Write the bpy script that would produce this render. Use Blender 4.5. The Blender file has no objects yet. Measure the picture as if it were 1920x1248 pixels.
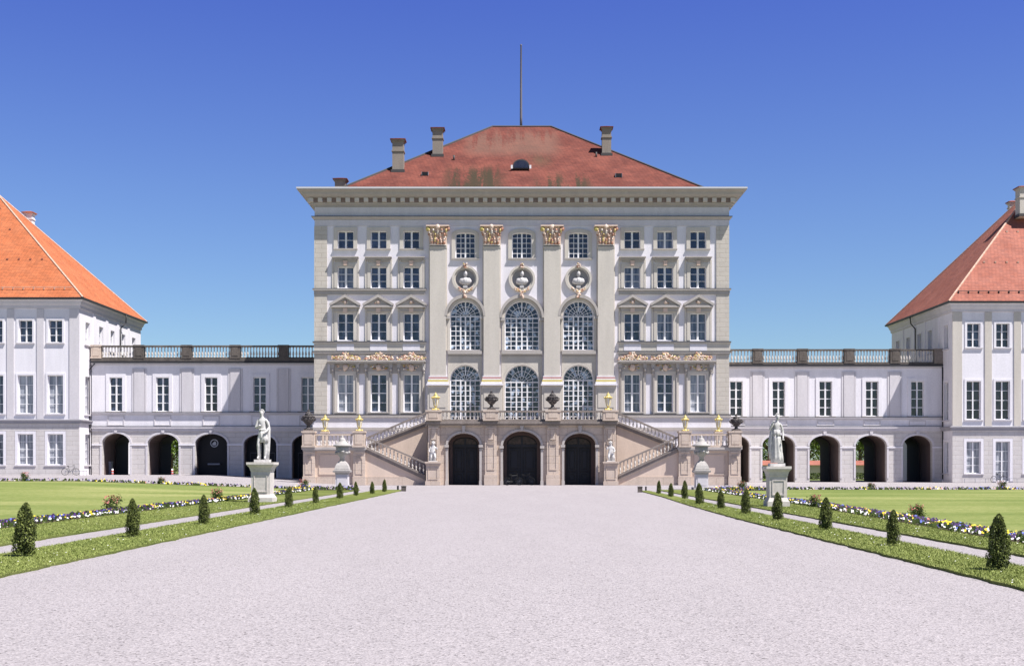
import bpy, bmesh, math, random
import numpy as np
from mathutils import Vector, Matrix, noise
from mathutils.geometry import tessellate_polygon
R = math.radians
random.seed(7); rng = np.random.default_rng(7)
SC = bpy.context.scene
COL = SC.collection

# ------------------------------------------------------------ camera, light, exposure
F = 2364.0; EYE = 1.7; HX, HY = 975.0, 872.0      # focal length and horizon measured on the 1920 px photograph
cam = bpy.data.objects.new('camera', bpy.data.cameras.new('camera')); COL.objects.link(cam)
cam.data.sensor_width = 36; cam.data.lens = F/1920*36
cam.data.shift_x = -(HX-960)/1920; cam.data.shift_y = (HY-624)/1920
cam.location = (0, 0, EYE); cam.rotation_euler = (R(90), 0, 0)
cam.data.clip_start = .1; cam.data.clip_end = 5000
SC.camera = cam
SUN = Vector((.48, -.30, 1)).normalized()
sun = bpy.data.objects.new('sun', bpy.data.lights.new('sun', 'SUN')); COL.objects.link(sun)
sun.data.energy = 5.0; sun.data.angle = R(.5); sun.data.color = (1, .965, .93)
sun.rotation_euler = SUN.to_track_quat('Z', 'Y').to_euler(); sun.location = (30, -20, 60)
W = bpy.data.worlds.new('World'); SC.world = W; W.use_nodes = True
nt = W.node_tree; nt.nodes.clear()
sky = nt.nodes.new('ShaderNodeTexSky'); sky.sky_type = 'NISHITA'; sky.sun_disc = False
sky.sun_elevation = math.asin(SUN.z); sky.sun_rotation = math.atan2(SUN.x, SUN.y)
sky.air_density = 1.0; sky.dust_density = .3; sky.ozone_density = 3.0
tcw = nt.nodes.new('ShaderNodeTexCoord'); sep = nt.nodes.new('ShaderNodeSeparateXYZ')
ramp = nt.nodes.new('ShaderNodeValToRGB')
SKYRAMP = [(0, (.50, .60, .70)), (.09, (.53, .625, .735)), (.21, (.47, .545, .80)), (.35, (.36, .41, .88)), (.45, (.22, .24, .40)), (1, (.16, .17, .22))]
ramp.color_ramp.elements[0].position = 0; ramp.color_ramp.elements[0].color = SKYRAMP[0][1]+(1,)
ramp.color_ramp.elements[1].position = 1; ramp.color_ramp.elements[1].color = SKYRAMP[-1][1]+(1,)
for p, c in SKYRAMP[1:-1]:
    e = ramp.color_ramp.elements.new(p); e.color = c+(1,)
mixw = nt.nodes.new('ShaderNodeMix'); mixw.data_type = 'RGBA'; mixw.blend_type = 'MULTIPLY'; mixw.inputs[0].default_value = 1
bg = nt.nodes.new('ShaderNodeBackground'); bg.inputs[1].default_value = .10
wo = nt.nodes.new('ShaderNodeOutputWorld')
L = nt.links.new
L(tcw.outputs['Generated'], sep.inputs[0]); L(sep.outputs['Z'], ramp.inputs[0])
L(sky.outputs[0], mixw.inputs[6]); L(ramp.outputs[0], mixw.inputs[7]); L(mixw.outputs[2], bg.inputs[0]); L(bg.outputs[0], wo.inputs[0])
SC.view_settings.view_transform = 'Standard'; SC.view_settings.look = 'None'
SC.view_settings.gamma = 1; SC.view_settings.exposure = .75

# ------------------------------------------------------------ materials
def mat(name, col, rough=.8, col2=None, scale=1.0, detail=4, lo=.35, hi=.65, bump=0, bscale=30, metal=0, spec=.3, fine=0, fscale=60):
    m = bpy.data.materials.new(name); m.use_nodes = True
    n = m.node_tree.nodes; l = m.node_tree.links.new; b = n['Principled BSDF']
    b.inputs['Roughness'].default_value = rough; b.inputs['Metallic'].default_value = metal
    b.inputs['Specular IOR Level'].default_value = spec
    g = n.new('ShaderNodeNewGeometry'); out = None
    b.inputs['Base Color'].default_value = tuple(col)+(1,)
    if col2 is not None:
        t = n.new('ShaderNodeTexNoise'); t.inputs['Scale'].default_value = scale; t.inputs['Detail'].default_value = detail
        r = n.new('ShaderNodeValToRGB'); r.color_ramp.elements[0].position = lo; r.color_ramp.elements[1].position = hi
        r.color_ramp.elements[0].color = tuple(col)+(1,); r.color_ramp.elements[1].color = tuple(col2)+(1,)
        l(g.outputs['Position'], t.inputs['Vector']); l(t.outputs['Fac'], r.inputs[0]); out = r.outputs[0]
        l(out, b.inputs['Base Color'])
    if fine:
        t = n.new('ShaderNodeTexNoise'); t.inputs['Scale'].default_value = fscale; t.inputs['Detail'].default_value = 2
        r = n.new('ShaderNodeMapRange'); r.inputs[1].default_value = .3; r.inputs[2].default_value = .7
        r.inputs[3].default_value = 1-fine; r.inputs[4].default_value = 1+fine
        x = n.new('ShaderNodeVectorMath'); x.operation = 'SCALE'
        l(g.outputs['Position'], t.inputs['Vector']); l(t.outputs['Fac'], r.inputs[0]); l(r.outputs[0], x.inputs['Scale'])
        if out: l(out, x.inputs[0])
        else: x.inputs[0].default_value = col
        l(x.outputs[0], b.inputs['Base Color'])
    if bump:
        t = n.new('ShaderNodeTexNoise'); t.inputs['Scale'].default_value = bscale; t.inputs['Detail'].default_value = 3
        bm = n.new('ShaderNodeBump'); bm.inputs['Strength'].default_value = bump; bm.inputs['Distance'].default_value = .02
        l(g.outputs['Position'], t.inputs['Vector']); l(t.outputs['Fac'], bm.inputs['Height']); l(bm.outputs[0], b.inputs['Normal'])
    return m
def plaster(name, col, streak=.06, block=None):
    """painted plaster with soft weathering streaks and, for rusticated stone, block joints"""
    m = bpy.data.materials.new(name); m.use_nodes = True
    n = m.node_tree.nodes; l = m.node_tree.links.new; b = n['Principled BSDF']; b.inputs['Roughness'].default_value = .85
    b.inputs['Specular IOR Level'].default_value = .2
    g = n.new('ShaderNodeNewGeometry'); mp = n.new('ShaderNodeMapping'); mp.inputs['Scale'].default_value = (1.6, 1.6, .25)
    t = n.new('ShaderNodeTexNoise'); t.inputs['Scale'].default_value = 1.0; t.inputs['Detail'].default_value = 6
    t2 = n.new('ShaderNodeTexNoise'); t2.inputs['Scale'].default_value = 9; t2.inputs['Detail'].default_value = 4
    ad = n.new('ShaderNodeMath'); ad.operation = 'ADD'
    r = n.new('ShaderNodeMapRange'); r.inputs[1].default_value = .7; r.inputs[2].default_value = 1.3
    r.inputs[3].default_value = 1-streak; r.inputs[4].default_value = 1+streak
    x = n.new('ShaderNodeVectorMath'); x.operation = 'SCALE'; x.inputs[0].default_value = col
    l(g.outputs['Position'], mp.inputs[0]); l(mp.outputs[0], t.inputs['Vector']); l(g.outputs['Position'], t2.inputs['Vector'])
    l(t.outputs['Fac'], ad.inputs[0]); l(t2.outputs['Fac'], ad.inputs[1]); l(ad.outputs[0], r.inputs[0]); l(r.outputs[0], x.inputs['Scale'])
    if block:
        sp = n.new('ShaderNodeSeparateXYZ'); cb = n.new('ShaderNodeCombineXYZ'); a2 = n.new('ShaderNodeMath'); a2.operation = 'ADD'
        l(g.outputs['Position'], sp.inputs[0]); l(sp.outputs[0], a2.inputs[0]); l(sp.outputs[1], a2.inputs[1])
        l(a2.outputs[0], cb.inputs[0]); l(sp.outputs[2], cb.inputs[1])
        br = n.new('ShaderNodeTexBrick'); br.inputs['Scale'].default_value = 1
        br.inputs['Brick Width'].default_value = block[0]; br.inputs['Row Height'].default_value = block[1]
        br.inputs['Mortar Size'].default_value = .025; br.inputs['Mortar Smooth'].default_value = .4
        br.inputs['Color1'].default_value = (1, 1, 1, 1); br.inputs['Color2'].default_value = (.96, .96, .955, 1); br.inputs['Mortar'].default_value = (.86, .84, .82, 1)
        mm = n.new('ShaderNodeMix'); mm.data_type = 'RGBA'; mm.blend_type = 'MULTIPLY'; mm.inputs[0].default_value = 1
        l(cb.outputs[0], br.inputs['Vector']); l(x.outputs[0], mm.inputs[6]); l(br.outputs['Color'], mm.inputs[7]); l(mm.outputs[2], b.inputs['Base Color'])
        bp = n.new('ShaderNodeBump'); bp.invert = True; bp.inputs['Strength'].default_value = .6; bp.inputs['Distance'].default_value = .03
        l(br.outputs['Fac'], bp.inputs['Height']); l(bp.outputs[0], b.inputs['Normal'])
    else:
        l(x.outputs[0], b.inputs['Base Color'])
        bp = n.new('ShaderNodeBump'); bp.inputs['Strength'].default_value = .25; bp.inputs['Distance'].default_value = .02
        l(t2.outputs['Fac'], bp.inputs['Height']); l(bp.outputs[0], b.inputs['Normal'])
    return m
def tiles(name, c1, c2, moss=None, mossbox=None, row=.17):
    """clay roof tiles: courses by height, joints staggered, weathered patches, moss with a shape of its own"""
    m = bpy.data.materials.new(name); m.use_nodes = True
    n = m.node_tree.nodes; l = m.node_tree.links.new; b = n['Principled BSDF']; b.inputs['Roughness'].default_value = .85
    b.inputs['Specular IOR Level'].default_value = .2
    g = n.new('ShaderNodeNewGeometry'); sp = n.new('ShaderNodeSeparateXYZ'); l(g.outputs['Position'], sp.inputs[0])
    a2 = n.new('ShaderNodeMath'); a2.operation = 'ADD'; l(sp.outputs[0], a2.inputs[0]); l(sp.outputs[1], a2.inputs[1])
    cb = n.new('ShaderNodeCombineXYZ'); l(a2.outputs[0], cb.inputs[0]); l(sp.outputs[2], cb.inputs[1])
    br = n.new('ShaderNodeTexBrick'); br.inputs['Scale'].default_value = 1; br.inputs['Brick Width'].default_value = .36; br.inputs['Row Height'].default_value = row
    br.inputs['Mortar Size'].default_value = .012; br.inputs['Bias'].default_value = -.2
    br.inputs['Color1'].default_value = (1.12, 1.05, 1.0, 1); br.inputs['Color2'].default_value = (.80, .82, .86, 1); br.inputs['Mortar'].default_value = (.55, .5, .5, 1)
    t = n.new('ShaderNodeTexNoise'); t.inputs['Scale'].default_value = .45; t.inputs['Detail'].default_value = 8; t.inputs['Roughness'].default_value = .65
    r = n.new('ShaderNodeValToRGB'); r.color_ramp.elements[0].position = .38; r.color_ramp.elements[1].position = .62
    r.color_ramp.elements[0].color = c1+(1,); r.color_ramp.elements[1].color = c2+(1,)
    l(g.outputs['Position'], t.inputs['Vector']); l(t.outputs['Fac'], r.inputs[0]); l(cb.outputs[0], br.inputs['Vector'])
    mm = n.new('ShaderNodeMix'); mm.data_type = 'RGBA'; mm.blend_type = 'MULTIPLY'; mm.inputs[0].default_value = 1
    l(r.outputs[0], mm.inputs[6]); l(br.outputs['Color'], mm.inputs[7]); last = mm.outputs[2]
    if moss:
        for (x0, x1, z0, z1, hardness, colr) in mossbox:
            def band(sock, a, c, soft):
                q = n.new('ShaderNodeMath'); q.operation = 'SUBTRACT'; l(sock, q.inputs[0]); q.inputs[1].default_value = (a+c)/2
                w = n.new('ShaderNodeMath'); w.operation = 'ABSOLUTE'; l(q.outputs[0], w.inputs[0])
                e = n.new('ShaderNodeMapRange'); e.interpolation_type = 'SMOOTHSTEP'; e.inputs[1].default_value = (c-a)/2-soft*1.6; e.inputs[2].default_value = (c-a)/2+soft
                e.inputs[3].default_value = 1; e.inputs[4].default_value = 0; l(w.outputs[0], e.inputs[0]); return e.outputs[0]
            bx = band(sp.outputs[0], x0, x1, .8); bz = band(sp.outputs[2], z0, z1, .7)
            ml = n.new('ShaderNodeMath'); ml.operation = 'MULTIPLY'; l(bx, ml.inputs[0]); l(bz, ml.inputs[1])
            mp = n.new('ShaderNodeMapping'); mp.inputs['Scale'].default_value = (.95, .0, .10)
            tn = n.new('ShaderNodeTexNoise'); tn.inputs['Scale'].default_value = 1.6; tn.inputs['Detail'].default_value = 3
            tf = n.new('ShaderNodeTexNoise'); tf.inputs['Scale'].default_value = 5.5; tf.inputs['Detail'].default_value = 6; tf.inputs['Roughness'].default_value = .85
            l(g.outputs['Position'], mp.inputs[0]); l(mp.outputs[0], tn.inputs['Vector']); l(g.outputs['Position'], tf.inputs['Vector'])
            s1 = n.new('ShaderNodeMath'); s1.operation = 'ADD'; l(tn.outputs['Fac'], s1.inputs[0]); l(tf.outputs['Fac'], s1.inputs[1])
            zr = n.new('ShaderNodeMapRange'); zr.inputs[1].default_value = z0; zr.inputs[2].default_value = z1; zr.inputs[3].default_value = .16; zr.inputs[4].default_value = -.10; l(sp.outputs[2], zr.inputs[0])
            s2 = n.new('ShaderNodeMath'); s2.operation = 'ADD'; l(s1.outputs[0], s2.inputs[0]); l(zr.outputs[0], s2.inputs[1])
            mr = n.new('ShaderNodeMapRange'); mr.inputs[1].default_value = .88; mr.inputs[2].default_value = .99; l(s2.outputs[0], mr.inputs[0])
            m2 = n.new('ShaderNodeMath'); m2.operation = 'MULTIPLY'; l(ml.outputs[0], m2.inputs[0]); l(mr.outputs[0], m2.inputs[1])
            m3 = n.new('ShaderNodeMath'); m3.operation = 'MULTIPLY'; l(m2.outputs[0], m3.inputs[0]); m3.inputs[1].default_value = hardness
            mx = n.new('ShaderNodeMix'); mx.data_type = 'RGBA'; l(m3.outputs[0], mx.inputs[0]); l(last, mx.inputs[6]); mx.inputs[7].default_value = colr+(1,); last = mx.outputs[2]
    l(last, b.inputs['Base Color'])
    bp = n.new('ShaderNodeBump'); bp.invert = True; bp.inputs['Strength'].default_value = .5; bp.inputs['Distance'].default_value = .03
    l(br.outputs['Fac'], bp.inputs['Height']); l(bp.outputs[0], b.inputs['Normal'])
    return m
def glass(name, col, col2, sc=(1.2, 1.2, .8), rough=.08, lo=.4, hi=.62):
    """window pane: dark room or drawn curtain behind reflecting glass, or painted sky reflections"""
    m = bpy.data.materials.new(name); m.use_nodes = True
    n = m.node_tree.nodes; l = m.node_tree.links.new; b = n['Principled BSDF']; b.inputs['Roughness'].default_value = rough
    b.inputs['Specular IOR Level'].default_value = .8
    g = n.new('ShaderNodeNewGeometry'); mp = n.new('ShaderNodeMapping'); mp.inputs['Scale'].default_value = sc
    t = n.new('ShaderNodeTexNoise'); t.inputs['Scale'].default_value = 1.5; t.inputs['Detail'].default_value = 3
    r = n.new('ShaderNodeValToRGB'); r.color_ramp.elements[0].position = lo; r.color_ramp.elements[1].position = hi
    r.color_ramp.elements[0].color = col+(1,); r.color_ramp.elements[1].color = col2+(1,)
    l(g.outputs['Position'], mp.inputs[0]); l(mp.outputs[0], t.inputs['Vector']); l(t.outputs['Fac'], r.inputs[0]); l(r.outputs[0], b.inputs['Base Color'])
    t2 = n.new('ShaderNodeTexNoise'); t2.inputs['Scale'].default_value = 1.2; bp = n.new('ShaderNodeBump'); bp.inputs['Strength'].default_value = .15; bp.inputs['Distance'].default_value = .05
    l(g.outputs['Position'], t2.inputs['Vector']); l(t2.outputs['Fac'], bp.inputs['Height']); l(bp.outputs[0], b.inputs['Normal'])
    return m
def gravel_mat():
    m = bpy.data.materials.new('pale gravel'); m.use_nodes = True
    n = m.node_tree.nodes; l = m.node_tree.links.new; b = n['Principled BSDF']; b.inputs['Roughness'].default_value = .95; b.inputs['Specular IOR Level'].default_value = .1
    g = n.new('ShaderNodeNewGeometry')
    v = n.new('ShaderNodeTexVoronoi'); v.inputs['Scale'].default_value = 48; l(g.outputs['Position'], v.inputs['Vector'])
    sp = n.new('ShaderNodeSeparateColor'); l(v.outputs['Color'], sp.inputs[0])
    r = n.new('ShaderNodeValToRGB'); e = r.color_ramp.elements
    e[0].position = 0; e[0].color = (.09, .08, .083, 1); e[1].position = 1; e[1].color = (.42, .385, .395, 1)
    k = e.new(.07); k.color = (.25, .229, .238, 1); k = e.new(.3); k.color = (.30, .275, .287, 1); k = e.new(.6); k.color = (.335, .309, .321, 1)
    l(sp.outputs[0], r.inputs[0])
    t = n.new('ShaderNodeTexNoise'); t.inputs['Scale'].default_value = .35; t.inputs['Detail'].default_value = 9; t.inputs['Roughness'].default_value = .7
    mr = n.new('ShaderNodeMapRange'); mr.inputs[1].default_value = .3; mr.inputs[2].default_value = .7; mr.inputs[3].default_value = .95; mr.inputs[4].default_value = 1.045
    t3 = n.new('ShaderNodeTexNoise'); t3.inputs['Scale'].default_value = 9; t3.inputs['Detail'].default_value = 5; t3.inputs['Roughness'].default_value = .8
    mr3 = n.new('ShaderNodeMapRange'); mr3.inputs[1].default_value = .3; mr3.inputs[2].default_value = .7; mr3.inputs[3].default_value = .95; mr3.inputs[4].default_value = 1.05
    ml = n.new('ShaderNodeMath'); ml.operation = 'MULTIPLY'
    x = n.new('ShaderNodeVectorMath'); x.operation = 'SCALE'
    mpg = n.new('ShaderNodeMapping'); mpg.inputs['Scale'].default_value = (1.6, .3, 1); mpg.inputs['Rotation'].default_value = (0, 0, .12); l(g.outputs['Position'], mpg.inputs[0])
    l(mpg.outputs[0], t.inputs['Vector']); l(t.outputs['Fac'], mr.inputs[0]); l(g.outputs['Position'], t3.inputs['Vector']); l(t3.outputs['Fac'], mr3.inputs[0])
    l(mr.outputs[0], ml.inputs[0]); l(mr3.outputs[0], ml.inputs[1]); l(ml.outputs[0], x.inputs['Scale']); l(r.outputs[0], x.inputs[0]); l(x.outputs[0], b.inputs['Base Color'])
    bp = n.new('ShaderNodeBump'); bp.inputs['Strength'].default_value = .5; bp.inputs['Distance'].default_value = .012
    l(v.outputs['Distance'], bp.inputs['Height']); l(bp.outputs[0], b.inputs['Normal'])
    return m
def grass_mat(name, c1, c2, c3, stripe=False):
    m = bpy.data.materials.new(name); m.use_nodes = True
    n = m.node_tree.nodes; l = m.node_tree.links.new; b = n['Principled BSDF']; b.inputs['Roughness'].default_value = .9; b.inputs['Specular IOR Level'].default_value = .15
    g = n.new('ShaderNodeNewGeometry')
    t = n.new('ShaderNodeTexNoise'); t.inputs['Scale'].default_value = 4 if stripe else 14; t.inputs['Detail'].default_value = 8; t.inputs['Roughness'].default_value = .8
    t2 = n.new('ShaderNodeTexNoise'); t2.inputs['Scale'].default_value = .3; t2.inputs['Detail'].default_value = 6
    mp = n.new('ShaderNodeMapping'); mp.inputs['Scale'].default_value = (.22, .6, 1) if stripe else (1, 1, 1)
    ad = n.new('ShaderNodeMath'); ad.operation = 'MULTIPLY_ADD'; ad.inputs[1].default_value = .5
    h = n.new('ShaderNodeMath'); h.operation = 'MULTIPLY'; h.inputs[1].default_value = .5
    l(g.outputs['Position'], t.inputs['Vector']); l(g.outputs['Position'], mp.inputs[0]); l(mp.outputs[0], t2.inputs['Vector'])
    l(t2.outputs['Fac'], h.inputs[0]); l(t.outputs['Fac'], ad.inputs[0]); l(h.outputs[0], ad.inputs[2])
    r = n.new('ShaderNodeValToRGB'); e = r.color_ramp.elements; e[0].position = .38; e[0].color = c1+(1,); e[1].position = .62; e[1].color = c3+(1,)
    k = e.new(.5); k.color = c2+(1,)
    l(ad.outputs[0], r.inputs[0]); l(r.outputs[0], b.inputs['Base Color'])
    bp = n.new('ShaderNodeBump'); bp.inputs['Strength'].default_value = .8; bp.inputs['Distance'].default_value = .03
    l(t.outputs['Fac'], bp.inputs['Height']); l(bp.outputs[0], b.inputs['Normal'])
    return m
def leafmat(name, c1, c2, rough=.6):
    m = bpy.data.materials.new(name); m.use_nodes = True
    n = m.node_tree.nodes; l = m.node_tree.links.new; b = n['Principled BSDF']; b.inputs['Roughness'].default_value = rough; b.inputs['Specular IOR Level'].default_value = .25
    g = n.new('ShaderNodeNewGeometry'); r = n.new('ShaderNodeValToRGB')
    r.color_ramp.elements[0].color = c1+(1,); r.color_ramp.elements[1].color = c2+(1,)
    l(g.outputs['Random Per Island'], r.inputs[0]); l(r.outputs[0], b.inputs['Base Color'])
    return m
def gilt(name):
    m = bpy.data.materials.new(name); m.use_nodes = True
    n = m.node_tree.nodes; l = m.node_tree.links.new; b = n['Principled BSDF']; b.inputs['Roughness'].default_value = .45
    g = n.new('ShaderNodeNewGeometry'); r = n.new('ShaderNodeValToRGB'); e = r.color_ramp.elements; r.color_ramp.interpolation = 'CONSTANT'
    e[0].position = 0; e[0].color = (.40, .20, .13, 1); e[1].position = .86; e[1].color = (.78, .71, .62, 1)
    for p, c in ((.16, (.66, .48, .38)), (.40, (.66, .50, .20)), (.50, (.68, .52, .42)), (.68, (.58, .30, .20)), (.78, (.50, .42, .14))):
        k = e.new(p); k.color = c+(1,)
    l(g.outputs['Random Per Island'], r.inputs[0]); l(r.outputs[0], b.inputs['Base Color'])
    return m

M = {}
M['white'] = plaster('white plaster', (.72, .69, .73), .08)
M['whiteP'] = plaster('bright white pavilion plaster', (.75, .725, .76), .08)
M['strip'] = plaster('pale grey plaster strip', (.60, .57, .59), .08)
M['beige'] = plaster('warm grey plaster', (.56, .515, .46), .08)
M['quoin'] = plaster('rusticated warm grey stone', (.53, .485, .43), .08, (1.1, .42))
M['base'] = plaster('grey rusticated base', (.58, .545, .53), .08, (1.3, .45))
M['corn'] = plaster('cornice stone', (.42, .385, .36), .08)
M['terr'] = plaster('beige terrace sandstone', (.56, .46, .385), .12, (1.5, .62))
M['terrp'] = plaster('pale terrace panel', (.63, .505, .415), .08)
M['terrg'] = plaster('weathered grey terrace coping', (.24, .205, .185), .25)
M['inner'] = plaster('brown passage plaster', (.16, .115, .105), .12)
M['gstone'] = plaster('dark weathered gutter stone', (.13, .112, .10), .35)
M['ped2'] = plaster('pale garden pedestal stone', (.60, .55, .51), .12)
M['vase'] = plaster('grey garden vase stone', (.40, .375, .36), .18)
M['pstr'] = plaster('grey painted string course', (.33, .32, .345), .08)
M['chim'] = plaster('brown grey chimney render', (.27, .235, .205), .15)
M['bustm'] = plaster('grey bust marble', (.50, .48, .48), .1)
M['dgap'] = plaster('brown dentil band', (.25, .19, .165), .1)  # flat brown, darker than the dentils, filling the gaps between them
M['deep'] = plaster('shade-darkened rear passage plaster', (.035, .030, .032), .1)  # near-black colour stands in for the darkness deep inside the passages
M['bal'] = plaster('pale weathered baluster stone', (.55, .51, .47), .15)
M['marble'] = plaster('white statue marble', (.57, .55, .535), .2)
M['ped'] = plaster('pedestal stone', (.45, .41, .385), .12)
M['roof'] = tiles('weathered red roof tiles', (.125, .040, .032), (.195, .066, .050), True,
    [(-7.2, -1.5, 25.5, 30.6, 1.0, (.048, .036, .022)), (1.3, 6.9, 25.5, 29.6, 1.0, (.048, .036, .022)), (-5.5, 4, 32.2, 36.2, .55, (.17, .105, .08)), (1.0, 3.0, 30.6, 32.4, .7, (.07, .06, .035))])
M['roofL'] = tiles('bright orange roof tiles', (.41, .132, .058), (.49, .168, .078))
M['roofR'] = tiles('faded salmon roof tiles', (.315, .118, .087), (.385, .158, .12))
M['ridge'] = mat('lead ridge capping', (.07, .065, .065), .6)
M['ridget'] = mat('mortared ridge tile', (.5, .3, .22), .8, (.62, .45, .36), 6)
M['gutter'] = mat('dark metal gutter', (.03, .03, .035), .5)
M['frame'] = mat('white window paint', (.80, .79, .80), .5)
M['gA'] = glass('dark blue window glass', (.010, .014, .030), (.055, .07, .12))
M['gB'] = glass('window glass over grey curtain', (.045, .055, .09), (.20, .215, .26), (2.5, 2.5, .3))
M['gC'] = glass('window glass over pale curtain', (.20, .21, .26), (.42, .43, .47), (4, 4, .3))
M['gD'] = glass('black window glass', (.006, .006, .010), (.03, .028, .035))
M['gE'] = glass('glass with painted sky reflections', (.012, .013, .025), (.42, .50, .62), (1.3, 1.3, 1.3), .03, .54, .62)  # pale blue blotches: sky and cloud reflections painted into the base colour
M['gilt'] = gilt('gilded and tinted stucco')
M['gold'] = mat('gold leaf', (.78, .66, .22), .4, (.42, .30, .13), 14, metal=.15)
M['lglass'] = mat('frosted lantern glass', (.70, .68, .66), .3)
M['red'] = mat('dull red stripe', (.42, .12, .08), .8)
M['ochre'] = mat('gilt ochre stripe', (.60, .50, .17), .6)
M['wood'] = mat('dark painted door wood', (.022, .024, .032), .5, (.04, .036, .036), 3)
M['woodl'] = mat('dark door panel moulding', (.035, .037, .05), .45)
M['fan'] = mat('brown fanlight glass', (.06, .035, .03), .2, (.12, .075, .065), 5)
M['urn'] = mat('blackened urn stone', (.045, .04, .042), .75, (.22, .19, .17), 7, lo=.5, hi=.7)
M['dark'] = mat('black painted board', (.010, .010, .014), .6)
M['mid'] = mat('grey painted metal', (.20, .21, .25), .5)
M['metal'] = mat('dark metal', (.03, .03, .03), .4, metal=.5)
M['rubber'] = mat('black rubber', (.012, .012, .012), .8)
M['redp'] = mat('red paint', (.6, .06, .04), .5)
M['gravel'] = gravel_mat()
M['grass'] = grass_mat('short trampled grass', (.085, .115, .022), (.14, .165, .042), (.20, .215, .07))
M['lawn'] = grass_mat('sunny mown lawn', (.10, .145, .030), (.18, .215, .062), (.31, .31, .125), True)
M['blade'] = leafmat('grass blade', (.17, .215, .045), (.31, .345, .105))
M['field'] = mat('far meadow', (.12, .16, .04), .95, (.2, .22, .08), .05)
M['thuja'] = leafmat('thuja foliage', (.010, .018, .009), (.24, .28, .07))
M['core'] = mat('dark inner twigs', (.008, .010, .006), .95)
M['leaf'] = leafmat('broad tree leaf', (.05, .09, .015), (.17, .24, .045))
M['leafd'] = leafmat('shrub leaf', (.03, .05, .012), (.10, .14, .03))
M['bark'] = mat('brown bark', (.09, .065, .045), .9, (.15, .11, .08), 8)
M['soil'] = mat('dark bed soil', (.05, .035, .025), .95, (.09, .07, .05), 12)
FL = [mat('yellow petal', (.85, .66, .04), .7), mat('deep purple petal', (.055, .018, .12), .7), mat('white petal', (.85, .84, .80), .7),
      mat('near black petal', (.02, .012, .02), .7), mat('blue petal', (.12, .16, .5), .7), mat('coral petal', (.6, .22, .14), .7)]
M['pink'] = mat('rose petal', (.62, .16, .17), .7, (.75, .33, .28), 20)

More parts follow.
